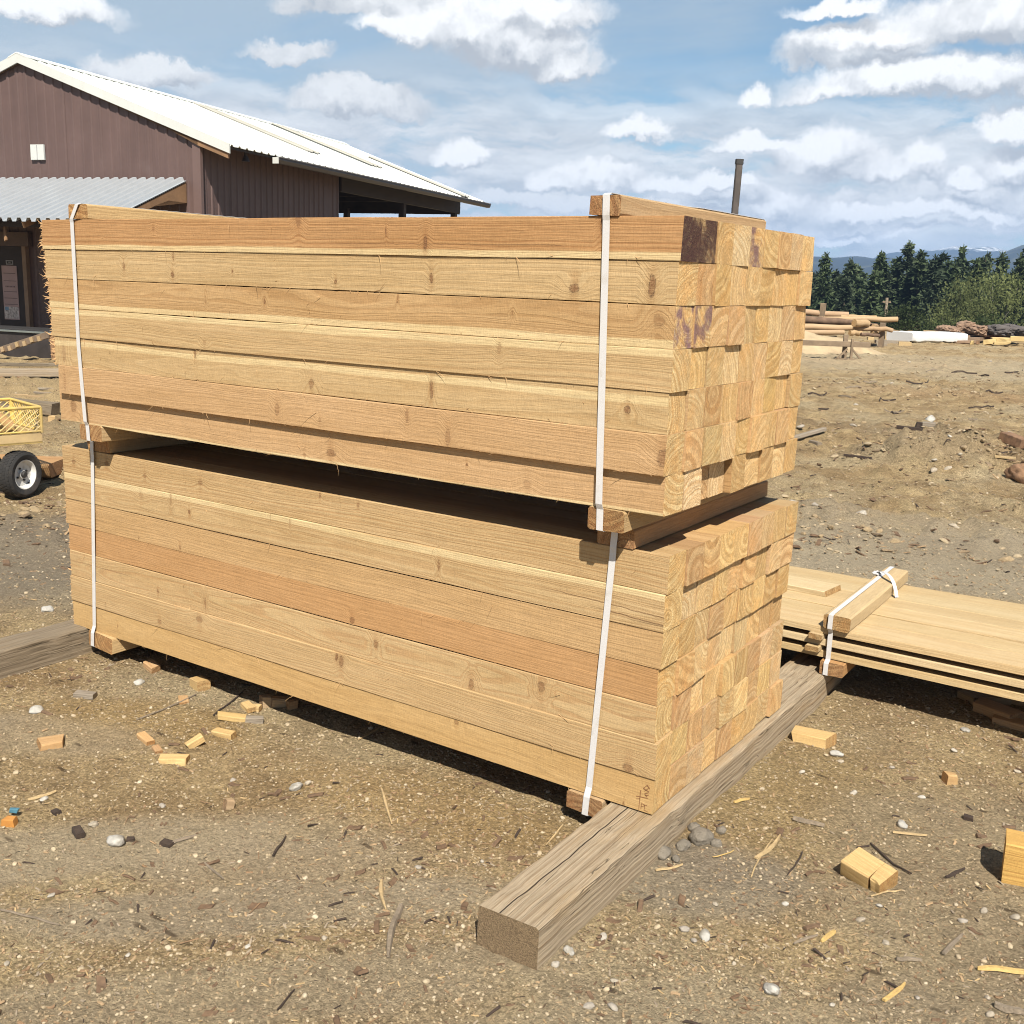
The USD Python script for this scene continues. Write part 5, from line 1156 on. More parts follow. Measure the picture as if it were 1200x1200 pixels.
part(barn, 'side_beam', MB().box((XR, 8.5, 3.49), (0.09, 6.8, 0.50)), DARKW); part(barn, 'side_beam', MB().box((XL, 8.5, 3.49), (0.09, 6.8, 0.50)), DARKW)
for (px_, py_) in ((XR, 11.7), (XL, 11.7), (XR, 8.4), (XL, 8.4), (0.5, 11.75)):
    part(barn, 'post', MB().box((px_ - 0.06 * np.sign(px_), py_, 1.55), (0.14, 0.14, 3.6)), DARKW)
for yy in (6.8, 8.6, 10.2):
    b = MB(); b.prism([(XL, yy, 3.42), (XR, yy, 3.42), (XR, yy, 3.55), (XL, yy, 3.55)], (0, 0.05, 0)); b.beam((XC, yy + 0.02, 3.55), (XC, yy + 0.02, ZR - 0.08), 0.05, 0.1, up=(0, 1, 0))
    for sgn in (-1, 1): b.beam((XC, yy + 0.02, 3.55), (XC + sgn * 2.2, yy + 0.02, roofz(XC + sgn * 2.2) - 0.08), 0.05, 0.09, up=(0, 1, 0))
    part(barn, 'truss', b, DARKW)
# corner trims
part(barn, 'corner_trim', MB().box((XR + 0.012, -0.012, 1.75), (0.16, 0.075, 4.02)), TRIM)
part(barn, 'corner_trim', MB().box((XL - 0.012, -0.012, 1.75), (0.16, 0.075, 4.02)), TRIM)
# roof sheets, ribs running down the slope
EAV = 4.38
def roof_sheet(y0, y1, sgn, s0=0.0, s1=EAV, lift=0.0, d=0.026):
    def to3(u, dd, s):
        return (XC + sgn * s, u, ZR - SL * s + 0.012 + dd + lift)
    V, f = ribbed(y0, y1, s0, lambda u: s1, to3, pitch=0.23, d=d, wr=0.04)
    return V, (f if sgn < 0 else f[:, ::-1])
y = -0.08
while y < 12.05:
    y1 = min(y + 0.92, 12.1)
    for sgn in (1, -1): part(barn, 'roof_sheet', roof_sheet(y, y1 - 0.004, sgn), ROOF)
    y = y1
b = MB()
for sgn in (1, -1):
    b.prism([(XC, -0.06, ZR - 0.005), (XC + sgn * EAV * 0.99, -0.06, ZR - SL * EAV * 0.99 - 0.005), (XC + sgn * EAV * 0.99, -0.06, ZR - SL * EAV * 0.99 - 0.055), (XC, -0.06, ZR - 0.055)], (0, 12.1, 0))
part(barn, 'roof_deck', b, DARKW)
for (yy, s0, s1) in ((4.6, 0.35, 3.2), (8.0, 0.2, 3.0), (10.4, 1.6, 4.4)):
    part(barn, 'skylight_sheet', roof_sheet(yy, yy + 0.55, 1, s0, s1, lift=0.045), SKYL)
b = MB()
for sgn in (1, -1): b.prism([(XC, -0.115, ZR + 0.065), (XC + sgn * 0.20, -0.115, ZR - SL * 0.20 + 0.055), (XC + sgn * 0.20, -0.115, ZR - SL * 0.20 + 0.042), (XC, -0.115, ZR + 0.05)], (0, 12.24, 0))
part(barn, 'ridge_cap', b, ROOF)
for sgn in (1, -1):
    b = MB(); b.prism([(XC, -0.110, ZR + 0.045), (XC + sgn * (EAV + 0.02), -0.110, ZR - SL * (EAV + 0.02) + 0.045), (XC + sgn * (EAV + 0.02), -0.110, ZR - SL * (EAV + 0.02) - 0.115), (XC, -0.110, ZR - 0.115)], (0, 0.028, 0)); part(barn, 'barge_board', b, FASCIA)
    b = MB(); b.prism([(XC, -0.081, ZR - 0.118), (XC + sgn * (EAV - 0.03), -0.081, ZR - SL * (EAV - 0.03) - 0.118), (XC + sgn * (EAV - 0.03), -0.081, ZR - SL * (EAV - 0.03) - 0.21), (XC + sgn * 3.75, -0.081, ZR - SL * 3.75 - 0.21), (XC + sgn * 3.75, -0.081, ZR - SL * 3.75 - 0.118)], (0, 0.05, 0)); part(barn, 'rafter_end', b, FRAMEW)
ez = ZR - SL * EAV
b = MB(); b.prism([(XC + EAV + 0.01, 1.3, ez - 0.02), (XC + EAV + 0.13, 1.3, ez - 0.02), (XC + EAV + 0.13, 1.3, ez - 0.07), (XC + EAV + 0.10, 1.3, ez - 0.125), (XC + EAV + 0.02, 1.3, ez - 0.125)], (0, 10.9, 0)); part(barn, 'gutter', b, GUT)
part(barn, 'gutter_lip', MB().beam((XC + EAV + 0.137, 1.3, ez - 0.02), (XC + EAV + 0.137, 12.2, ez - 0.02), 0.014, 0.02), plain('gutter_lip_look', (0.20, 0.19, 0.19), rough=0.4))
part(barn, 'gutter_end', MB().box((XC + EAV + 0.06, 1.285, ez - 0.08), (0.12, 0.02, 0.11)), FASCIA)
b = MB(); b.lathe([(0.03, 0.10), (0.03, 0.04), (0.075, -0.06), (0.0, -0.055)], c=(XC + EAV - 0.22, 0.75, ez - 0.10), n=16); part(barn, 'eave_lamp', b, GUT)
b = MB(); b.lathe([(0.03, 0.10), (0.03, 0.04), (0.075, -0.06), (0.0, -0.055)], c=(XR - 0.3, 6.9, 3.36), n=16); b.lathe([(0.03, 0.10), (0.03, 0.04), (0.075, -0.06), (0.0, -0.055)], c=(XR - 1.5, 6.9, 3.36), n=16); part(barn, 'bay_lamp', b, FASCIA)
# small white vent in the gable
b = MB(); b.box((0.42, -0.035, 3.475), (0.30, 0.035, 0.27), ch=0.004); v_ = part(barn, 'gable_vent', b, FASCIA)
b = MB(); b.box((0.42, -0.056, 3.475), (0.012, 0.012, 0.25)); part(v_, 'vent_rib', b, TRIM if False else plain('vent_rib_look', (0.45, 0.45, 0.46)))
# lean-to awning
AW0, AW1, AZ0, AZ1 = -0.05, -2.2, 2.97, 2.145
def awn(u0, u1):
    def to3(u, dd, s):
        t = s; return (u, AW0 + (AW1 - AW0) * t, AZ0 + (AZ1 - AZ0) * t + 0.012 + dd)
    V, f = ribbed(u0, u1, 0.0, lambda u: 1.0, to3, pitch=0.195, d=0.060, wr=0.060)
    return V, f[:, ::-1]
x = -4.2
while x < 3.58:
    x1 = min(x + 0.98, 3.62); part(barn, 'awning_sheet', awn(x, x1 - 0.004), GALV); x = x1
x = -4.1
while x < 3.6:
    b = MB(); b.beam((x, -0.04, AZ0 - 0.05), (x, -2.14, AZ1 - 0.05), 0.04, 0.10); part(barn, 'awning_rafter', b, FRAMEW); x += 0.76
b = MB(); b.prism([(3.57, -0.04, AZ0 - 0.015), (3.57, -2.15, AZ1 - 0.012), (3.57, -2.15, AZ1 - 0.06), (3.57, -0.55, AZ0 - 0.36), (3.57, -0.04, AZ0 - 0.36)], (0.035, 0, 0)); part(barn, 'awning_side_board', b, FRAMEW)
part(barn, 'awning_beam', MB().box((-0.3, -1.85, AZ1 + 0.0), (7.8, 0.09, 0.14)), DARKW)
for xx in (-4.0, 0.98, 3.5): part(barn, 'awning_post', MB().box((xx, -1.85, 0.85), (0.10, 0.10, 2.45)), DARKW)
for xx in (0.60, 1.32): b = MB(); b.beam((xx, -1.86, AZ1 - 0.06), (xx + 0.14, -2.0, AZ1 - 0.30), 0.05, 0.025, up=(0, 1, 0)); part(barn, 'awning_brace', b, FRAMEW)
# doorway under the awning
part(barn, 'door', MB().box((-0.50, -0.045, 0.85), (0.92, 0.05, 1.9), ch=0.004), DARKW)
part(barn, 'door_frame', MB().box((0.005, -0.05, 0.80), (0.09, 0.09, 2.0), ch=0.004), plain('door_jamb_look', (0.30, 0.20, 0.13), vary=0.2))
part(barn, 'door_frame', MB().box((-1.02, -0.05, 0.80), (0.09, 0.09, 2.0), ch=0.004), plain('door_jamb_dark_look', (0.16, 0.10, 0.07), vary=0.2))
part(barn, 'door_header', MB().box((-0.46, -0.06, 1.93), (1.20, 0.10, 0.26), ch=0.004), plain('door_header_look', (0.13, 0.085, 0.065), vary=0.2))
def bl(x_, y_, z_):
    a = math.radians(BROT); return (BG[0] + math.cos(a) * x_ - math.sin(a) * y_, BG[1] + math.sin(a) * x_ + math.cos(a) * y_, z_)
po = thing('notice_poster', 'pinkish poster with lines of print and a photo strip on the barn door', 'poster', loc=bl(-0.38, -0.074, 0.94), rotz=BROT)
PAP = plain('poster_look', (0.50, 0.36, 0.35), rough=0.7, vary=0.1); INK = plain('poster_ink_look', (0.16, 0.11, 0.11), rough=0.7)
part(po, 'sheet', MB().box((0, 0, 0), (0.36, 0.006, 1.0)), PAP)
b = MB()
for zz, w_, h_ in ((0.36, 0.28, 0.012), (0.22, 0.30, 0.008), (0.02, 0.31, 0.010), (-0.10, 0.31, 0.010), (-0.215, 0.31, 0.010)): b.box((0, -0.004, zz), (w_, 0.002, h_))
for k in range(7): b.box((-0.10 + 0.034 * k, -0.004, 0.115), (0.018, 0.002, 0.026))
part(po, 'print', b, INK)
b = MB(); b.box((0, -0.004, -0.37), (0.34, 0.002, 0.22)); part(po, 'photo_strip', b, plain('photo_strip_look', (0.55, 0.50, 0.48), vary=0.9, scale=26))
b = MB(); b.box((-0.11, -0.006, -0.295), (0.09, 0.002, 0.06)); part(po, 'photo_sky', b, plain('photo_sky_look', (0.22, 0.36, 0.50)))
sg = thing('door_plate', 'small framed plate on the barn door above the poster', 'plate', loc=bl(-0.36, -0.074, 1.50), rotz=BROT)
part(sg, 'plate', MB().box((0, 0, 0), (0.17, 0.006, 0.085)), plain('plate_look', (0.30, 0.29, 0.30)))
b = MB(); b.box((0, -0.004, 0), (0.12, 0.003, 0.045)); part(sg, 'window', b, DARKM)
b = MB(); [b.box((-0.02 + 0.02 * k, -0.006, 0), (0.012, 0.002, 0.026)) for k in range(3)]; part(sg, 'print', b, plain('plate_print_look', (0.35, 0.34, 0.34)))

# bench, stair stringer and boards in front of the barn
tb = thing('work_bench', 'long dark bench with a galvanised edge under the awning', 'bench', loc=bl(0.4, -2.25, 0), rotz=BROT)
part(tb, 'bench_top', MB().box((0, 0, 0.435), (5.2, 0.6, 0.035), ch=0.005), DARKM)
part(tb, 'edge_trim', MB().box((0, -0.308, 0.412), (5.2, 0.014, 0.030), ch=0.003), plain('bench_edge_look', (0.34, 0.38, 0.36), rough=0.35, metal=0.6))
part(tb, 'front_panel', MB().box((0, -0.26, 0.19), (5.1, 0.03, 0.40)), plain('bench_panel_look', (0.040, 0.032, 0.030), vary=0.4, scale=4))
for xx in (-2.4, 0, 1.2, 2.4): part(tb, 'leg', MB().box((xx, -0.285, 0.17), (0.09, 0.02, 0.46)), FRAMEW)
st = thing('stair_stringer', 'notched wooden stair stringer leaning before the dark bench', 'stringer', loc=bl(2.62, -3.0, 0), rotz=BROT)
part(st, 'plank', MB().beam((-0.95, 0, -0.02), (0.52, 0, 0.42), 0.04, 0.10, ch=0.004), plain('stringer_look', (0.20, 0.145, 0.10), vary=0.3, scale=6))
for k in range(7):
    t = 0.30 + 0.1 * k; part(st, 'cleat', MB().box((-0.95 + 1.47 * t, -0.03, -0.02 + 0.44 * t - 0.02 + 0.02 * (k % 2)), (0.06, 0.03, 0.075), R=np.array([[0.96, 0, -0.28], [0, 1, 0], [0.28, 0, 0.96]])), FRESH[2])
bo = thing('board_stack', 'two long grey brown boards lying on short blocks before the barn', 'board stack', loc=tuple(gp(33, 445)), rotz=math.degrees(math.atan2(0.54084, 0.3976)))
BOARDM = weathered('old_board_look', light=(0.42, 0.34, 0.25), dark=(0.26, 0.20, 0.14), tan=(0.42, 0.31, 0.19), cracks=0.3)
part(bo, 'board', stick_mesh(3.4, 0.20, 0.045, 0.004, 4, 0.004, 0.001, rl, 0.1), BOARDM, loc=(-0.6, 0.15, 0.105)); part(bo, 'board', stick_mesh(3.5, 0.26, 0.04, 0.004, 4, 0.004, 0.001, rl, 0.1), BOARDM, loc=(-0.65, 0.13, 0.060)); part(bo, 'board', stick_mesh(3.2, 0.12, 0.04, 0.004, 4, 0.004, 0.001, rl, 0.1), WEATH_D, loc=(-0.7, 0.5, 0.16))
for xx in (-1.6, -0.35, -0.08, 0.62): part(bo, 'block', MB().box((xx, 0.15, 0.0), (0.10, 0.3, 0.082), ch=0.004), FRAMEW)

# ------------------------------------------------------------------ steel pole behind the bundles
pt = far(866.5, 189, 12.0); pb = far(861, 249, 12.0)
dirp = (pb - pt) / (pt[2] - pb[2]); foot = pt + dirp * (pt[2] + 0.2)
STEEL = plain('pole_look', (0.105, 0.088, 0.08), rough=0.6, metal=0.2, vary=0.35, scale=5, dirt=(0.07, 0.06, 0.055))
pl = thing('steel_pole', 'leaning square steel pole standing behind the upper bundle', 'pole')
part(pl, 'shaft', MB().beam(foot, pt, 0.066, 0.066, up=(0.83, 0.557, 0), ch=0.006), STEEL)
part(pl, 'cap', MB().beam(pt - (pt - foot) / np.linalg.norm(pt - foot) * 0.03, pt + [0, 0, 0.02], 0.078, 0.078, up=(0.83, 0.557, 0), ch=0.006), DARKM)

# ------------------------------------------------------------------ trestle, sand, log piles across the yard
OLDW = plain('trestle_look', (0.24, 0.175, 0.115), rough=0.85, vary=0.3, scale=5, bump=0.4, bscale=30)
tp = ground_at(993, 421); IMR = np.array([RT[0], RT[1], 0]) / math.hypot(RT[0], RT[1])
tr = thing('trestle', 'wooden trestle with a long beam and splayed braces in the far yard', 'trestle', loc=tp, rotz=math.degrees(math.atan2(IMR[1], IMR[0])))
part(tr, 'beam', MB().beam((-3.2, 0, 0.345), (0.47, 0, 0.335), 0.12, 0.115, ch=0.006), OLDW)
for xx in (0.0, -2.9):
    part(tr, 'leg', MB().box((xx - 0.055, 0.085, 0.24), (0.10, 0.05, 0.60), ch=0.004), OLDW); part(tr, 'leg', MB().box((xx + 0.05, -0.085, 0.20), (0.05, 0.05, 0.52), ch=0.004), OLDW)
    for sx_ in (-1, 1):
        part(tr, 'brace', MB().beam((xx + sx_ * 0.29, -0.09, -0.01), (xx + sx_ * 0.05, -0.09, 0.24), 0.035, 0.05, up=(0, 1, 0)), OLDW)
    part(tr, 'sill', MB().box((xx, -0.09, 0.0), (0.62, 0.05, 0.045)), OLDW)
# sand heap behind the trestle
sp_ = ground_at(958, 413); sp_ = sp_ + (sp_ - CAM) * 0.03; n_ = 60
U, Vv = np.meshgrid(np.linspace(-3.2, 2.6, 90), np.linspace(-2.0, 2.0, 60), indexing='ij')
Hh = np.maximum(0.86 - np.hypot((U + 1.2) * 0.34, Vv * 0.55) * 0.98, 0) + 0.25 * np.exp(-((U - 0.9) / 0.8) ** 2 - (Vv / 0.9) ** 2)
Hh = Hh * (0.85 + 0.3 * meshkit.fbm(np.stack([U * 1.4, Vv * 1.4, U * 0], -1), 3, 4)) + (meshkit.fbm(np.stack([U * 7, Vv * 7, U * 0], -1), 3, 4) - 0.5) * 0.035 - 0.04
v = np.stack([U, Vv, Hh], -1).reshape(-1, 3); i, j = np.meshgrid(np.arange(89), np.arange(59), indexing='ij')
f = np.stack([i * 60 + j, (i + 1) * 60 + j, (i + 1) * 60 + j + 1, i * 60 + j + 1], -1).reshape(-1, 4)
sv = thing('sand_pile', 'pale heap of sand and sawdust behind the far trestle', 'sand pile', loc=(sp_[0], sp_[1], float(gz(sp_[0], sp_[1])) - 0.09), rotz=math.degrees(math.atan2(IMR[1], IMR[0])))
part(sv, 'heap', (v, f), plain('sand_look', (0.50, 0.385, 0.235), rough=0.95, vary=0.18, scale=3, bump=0.6, bscale=14, dirt=(0.33, 0.24, 0.15)), smooth=True)

PEELED = wood('peeled_log_look', light=(0.50, 0.36, 0.21), dark=(0.36, 0.235, 0.125), end=(0.62, 0.43, 0.22), end_dark=(0.48, 0.3, 0.13), grain=0.6, streaks=0.3, vary=0.3)
BARKLOG = plain('bark_log_look', (0.18, 0.115, 0.075), rough=0.9, vary=0.4, scale=6, bump=0.6, bscale=18)
def log(px0, py0, px1, py1, dpx, dist, m, label, name='log', group=None, curve=0.01):
    a, b_ = far(px0, py0, dist), far(px1, py1, dist + (0.4 if px1 > px0 else 0)); L = np.linalg.norm(b_ - a); s = FPX / np.dot((a + b_) / 2 - CAM, FW); r = dpx / s / 2
    b = MB(); n = 7; t = np.linspace(0, 1, n)
    pts = np.stack([(t - 0.5) * L, ro.normal(0, curve, n), ro.normal(0, curve, n)], 1)
    b.tube(pts, r * (1.06 - 0.12 * t) * (1 + ro.normal(0, 0.02, n)), 12)
    d = (b_ - a) / L; yaw = math.degrees(math.atan2(d[1], d[0])); pit = -math.degrees(math.asin(d[2]))
    return solo(name, b, m, label, 'log', loc=(a + b_) / 2, rot=(0, pit, yaw), group=group, smooth=50)
LOGD = 31.0
for (x0, y0, x1, y1, d, m, lab, dd) in [
    (900, 362.5, 994, 369.5, 7, PEELED, 'topmost peeled log at the left of the far pile', 0.3), (905, 373, 1001, 376.5, 9, BARKLOG, 'dark bark covered log under the topmost one', 0.2), (985, 371, 1027, 372, 5, PEELED, 'short pale log on top behind the long one', 0.6),
    (950, 374, 1052, 374.5, 6.5, PEELED, 'longest peeled log reaching right from the far pile', 0.4), (1001, 378.5, 1017, 378.5, 8.5, PEELED, 'thick short log with its end showing in the far pile', -0.3), (905, 383, 999, 383.5, 7, PEELED, 'peeled log at middle height of the far pile', -0.2),
    (1000, 384.5, 1046, 387, 5.5, PEELED, 'slim log lying low at the right of the far pile', 0.0), (930, 390, 989, 389.5, 6, PEELED, 'low log behind the trestle beam', -0.3), (996, 390, 1009, 390.5, 6, PEELED, 'stubby log end low beside the trestle', -0.4),
    (1009, 392, 1030, 393, 4, BARKLOG, 'thin dark pole lying lowest in the far pile', -0.2), (1014, 381.5, 1030, 382, 5, BARKLOG, 'dark log end in the gap of the far pile', 0.8), (880, 396, 980, 397, 7, BARKLOG, 'dark log lying under the far pile', 0.0), (925, 379, 970, 380, 7, PEELED, 'hidden back log of the far pile', 1.0), (1022, 389, 1031, 389.5, 4, PEELED, 'small pale log end right of the trestle', 0.2), (1023, 381.5, 1031, 381.5, 3.4, PEELED, 'tiny pale log end high in the gap', 0.5)]:
    log(x0, y0, x1, y1, d, LOGD + dd, m, lab)
for k, xx in enumerate((962, 1034)):
    q = far(xx, 388, LOGD + 0.5); solo('log_stake', MB().box((0, 0, 0.0), (0.13, 0.13, 1.4 if k == 0 else 0.75), ch=0.01), OLDW, ('stake', 'right stake')[k] + ' propping the far log pile', 'stake', loc=(q[0], q[1], 0.45 if k == 0 else 0.30))
# white wrapped pack and what lies behind it
WRAP = plain('white_wrap_look', (0.80, 0.80, 0.80), rough=0.4, vary=0.06, scale=2.0, bump=0.35, bscale=3.0)
tpl, tpr = ground_at(1049, 399.6), ground_at(1114, 401.7); dv = tpr - tpl; Lw = math.hypot(dv[0], dv[1])
v, f = stick_mesh(Lw, 1.0, 0.31, 0.04, 22, 0, 0.012, ro, 0.0); v[:, 2] += np.where(v[:, 2] < 0, 0.05 * meshkit.fbm(v * 3, 2, 3), 0)
w_ = thing('wrapped_pack', 'long lumber pack wrapped in white sheet across the yard', 'wrapped pack', loc=((tpl + tpr) / 2 + np.array([0, 0.45, 0.14])), rotz=math.degrees(math.atan2(dv[1], dv[0])))
part(w_, 'sheet', (v, f), WRAP, smooth=60)
def far_board(x0, y0, x1, y1, hpx, dist, m, label, wd=0.3, name='far_board'):
    a, b_ = far(x0, y0, dist), far(x1, y1, dist); s = FPX / dist; d = b_ - a; L = np.linalg.norm(d)
    return solo(name, stick_mesh(L, wd, hpx / s, 0.01, 3, 0.01, 0.005, ro, 0.1), m, label, 'board', loc=(a + b_) / 2, rot=(0, -math.degrees(math.asin(d[2] / L)), math.degrees(math.atan2(d[1], d[0]))))
BRB = plain('brown_board_look', (0.27, 0.18, 0.115), rough=0.85, vary=0.3, scale=2)
YB = plain('yellow_board_look', (0.62, 0.46, 0.21), rough=0.75, vary=0.15, scale=2)
for (x0, y0, x1, y1, h, dist, m, lab, wd) in [(1045, 388.8, 1106, 391.8, 3, 37.0, BRB, 'long brown board behind the white wrapped pack', 0.6), (1082, 388, 1101, 389.5, 2, 37.4, PEELED, 'short pale board on top behind the white pack', 0.2),
    (1112, 396.5, 1151, 397.5, 4, 38.0, BRB, 'brown boards lying right of the white pack', 0.8), (1114, 399.8, 1146, 400.4, 3, 37.0, BRB, 'dark lower board right of the white pack', 0.5), (1152, 401.2, 1168, 400, 5, 36.5, YB, 'short yellow board at the foot of the bark logs', 0.3),
    (1162, 398, 1184, 399, 5, 36.8, YB, 'pale yellow board in the middle of the right pile', 0.5), (1165, 402, 1184, 401, 3, 36.3, YB, 'lowest yellow board of the right pile', 0.3), (1184, 396.5, 1230, 398, 5, 37.2, YB, 'yellow board running out of the right edge', 0.4), (1137, 401.4, 1141, 401.4, 4, 36.4, YB, 'tiny pale block end by the brown boards', 0.12), (1144, 401.4, 1148, 401.4, 4, 36.4, FRAMEW, 'tiny brown block end by the brown boards', 0.12)]:
    far_board(x0, y0, x1, y1, h, dist, m, lab, wd)
# heap of bark logs
GREYLOG = plain('grey_log_look', (0.115, 0.10, 0.095), rough=0.9, vary=0.4, scale=4, bump=0.6, bscale=14)
TANLOG = plain('tan_log_look', (0.30, 0.195, 0.13), rough=0.9, vary=0.35, scale=4, bump=0.6, bscale=14)
MAROON = plain('maroon_log_look', (0.17, 0.075, 0.05), rough=0.9, vary=0.4, scale=5, bump=0.7, bscale=16)
for k, (x, y, w, h, m, lab) in enumerate([(1110, 387.5, 20, 11, TANLOG, 'rounded tan root butt at the left end of the bark heap'), (1131, 384.5, 22, 12, TANLOG, 'highest tan root butt of the bark heap'), (1118, 391.5, 22, 8, MAROON, 'maroon lump low between the two tan butts'), (1145, 388, 18, 10, TANLOG, 'tan lump right of the highest butt'), (1140, 391.5, 20, 8, MAROON, 'maroon lump under the highest butt'),
    (1158, 389.5, 22, 12, MAROON, 'broad maroon root mass in the middle of the heap'), (1170, 387, 22, 11, GREYLOG, 'grey root mass right of the maroon one'), (1164, 393, 20, 7, MAROON, 'low maroon lump in front of the grey mass'), (1184, 388.5, 24, 12, GREYLOG, 'large grey lump toward the right edge'), (1198, 389.5, 26, 12, GREYLOG, 'grey lump cut by the right edge'), (1180, 394, 22, 7, GREYLOG, 'low grey lump at the heap foot'), (1152, 394, 18, 6, MAROON, 'small maroon lump at the heap foot')]):
    q = far(x, y, 38.6 + 0.25 * (k % 3)); s = FPX / 38.6
    v, f = blob(1.0, (w / s / 2 * 1.15, 0.55, h / s / 2 * 1.2), 40 + k, 0.55, 4); v = v * (1 + 0.55 * np.abs(meshkit.fbm(v * [9, 9, 22], 4, k) - 0.5) - 0.1)[:, None]
    solo('root_log', (v, f), m, lab, 'log heap', loc=q, rot=(0, ro.normal(0, 6), ro.uniform(20, 50)), smooth=35)
for k, (x0, y0, x1, y1, d, m) in enumerate([(1168, 384.5, 1240, 386, 4, GREYLOG), (1172, 388, 1240, 390, 4.5, GREYLOG), (1165, 391, 1240, 393, 4, GREYLOG), (1120, 394, 1165, 393, 3, TANLOG)]):
    log(x0, y0, x1, y1, d, 38.2, m, ('slim grey log along the top of the bark heap', 'slim grey log across the middle of the bark heap', 'slim grey log low on the bark heap', 'slim tan log under the tan butts')[k], curve=0.03)
# waste timber lying before the log pile, and a far power pole
for k, (x, y, L, h, a, m, lab) in enumerate([(1045, 402, 40, 4, 8, GREYCUT, 'grey driftwood like log before the log pile'), (1060, 404.5, 14, 5, -10, PALEW, 'pale stump end right of the grey log'), (1030, 405, 20, 3, 25, GREYCUT, 'short grey stick before the log pile'), (1020, 398, 7, 4, 0, PALEW, 'pale block end near the trestle'), (1040, 397.5, 8, 4, 10, PALEW, 'pale chunk behind the grey log')]):
    offcut(x, y, L, h + 2, h, a + 30, m, lab, 'waste_timber', 'waste wood')
up_ = thing('utility_pole', 'thin wooden utility pole before the dark trees', 'utility pole')
q0, q1 = far(1037, 396, 70), far(1039.5, 349, 70)
b = MB(); b.tube([q0 - [0, 0, 2.0], q1], [0.12, 0.085], 8); part(up_, 'pole', b, plain('far_pole_look', (0.30, 0.24, 0.17), rough=0.9))
part(up_, 'crossarm', MB().box(q1 - [0, 0, 0.25], (0.5, 0.09, 0.10), R=rotz(0.6)), OLDW)

# ------------------------------------------------------------------ trees
CONIF = leafy('conifer_look', (0.075, 0.115, 0.052), (0.155, 0.21, 0.09), 0.5, 0.18)
CONIF2 = leafy('blue_conifer_look', (0.070, 0.102, 0.058), (0.145, 0.190, 0.098), 0.5, 0.18)
DECID = leafy('aspen_leaf_look', (0.22, 0.26, 0.085), (0.36, 0.41, 0.15), 0.6, 0.35)
SHRUB = leafy('shrub_leaf_look', (0.055, 0.085, 0.024), (0.105, 0.145, 0.040), 0.8, 0.3)
TRUNK = plain('trunk_look', (0.10, 0.070, 0.050), rough=0.95, vary=0.3, scale=2)
BIRCH = plain('birch_trunk_look', (0.24, 0.23, 0.19), rough=0.9, vary=0.3, scale=1.5)
cls = UsdGeom.Scope.Define(stage, '/Prototypes'); cls.GetPrim().SetSpecifier(Sdf.SpecifierClass)
def conifer_proto(k, H=20.0, rad=3.0, gap=0.12, levels=46, droop=0.35, mat=CONIF, ragged=0.3, first=0.08):
    r = np.random.default_rng(k)
    P = UsdGeom.Xform.Define(stage, f'/Prototypes/conifer_{k}')
    b = MB(); lean = r.normal(0, 0.012, 2)
    b.tube([(0, 0, -1), (lean[0] * H * .4, lean[1] * H * .4, H * 0.4), (lean[0] * H, lean[1] * H, H)], [H * 0.016, H * 0.011, 0.03], 7)
    usdkit.mesh(stage, f'{P.GetPath()}/trunk', b.out(), TRUNK)
    V, F, n = [], [], 0
    def card(c, ax, wd, ln, nrm):
        nonlocal n
        s = np.cross(ax, nrm); s /= np.linalg.norm(s) + 1e-9
        V.append([c - s * wd * 0.35, c + s * wd * 0.35, c + ax * ln + s * wd * 0.5 * r.uniform(.2, 1), c + ax * ln * 0.85 - s * wd * 0.5 * r.uniform(.2, 1)]); F.append([[n, n + 1, n + 2], [n, n + 2, n + 3]]); n += 4
    for l in range(levels):
        t = first + (1 - first) * (l + r.uniform(-.4, .4)) / levels; t = min(max(t, 0.02), 0.995)
        R = rad * ((1 - t) ** 0.85) * (0.62 + 0.38 * min(1, t / 0.22)) * (1 + r.normal(0, ragged * 0.4)) + 0.12
        for q in range(int(r.integers(5, 8))):
            if r.random() < gap: continue
            a = r.uniform(0, 2 * np.pi); L = R * r.uniform(1 - ragged, 1.08)
            d = np.array([math.cos(a), math.sin(a), 0]); c0 = np.array([lean[0] * H * t, lean[1] * H * t, H * t])
            up0 = 0.30 * t - droop * (1 - t) * 0.5
            m = max(4, int(L * 6.0))
            for i in range(m):
                u = (i + 0.6) / m; c = c0 + d * L * u + np.array([0, 0, L * (up0 * u - droop * u * u * 0.5)]) + r.normal(0, 0.10, 3)
                for _ in range(3 if u > 0.25 else 2):
                    ax = d * r.uniform(.1, 1) + r.normal(0, 0.65, 3) + [0, 0, -0.12]; ax /= np.linalg.norm(ax)
                    nr = r.normal(0, 0.6, 3) + [0, 0, 1]
                    card(c, ax, r.uniform(.16, .40), r.uniform(.28, .70), nr / np.linalg.norm(nr))
    for _ in range(26):
        t = r.uniform(0.955, 1.0); c = np.array([lean[0] * H, lean[1] * H, H * t]); ax = r.normal(0, 0.35, 3) + [0, 0, 0.7]; ax /= np.linalg.norm(ax); card(c, ax, 0.14, 0.5, r.normal(0, 1, 3))
    me = usdkit.mesh(stage, f'{P.GetPath()}/crown', (np.array(V).reshape(-1, 3), np.array(F).reshape(-1, 3)), mat); me.CreateDoubleSidedAttr(True)
    return P.GetPath(), H
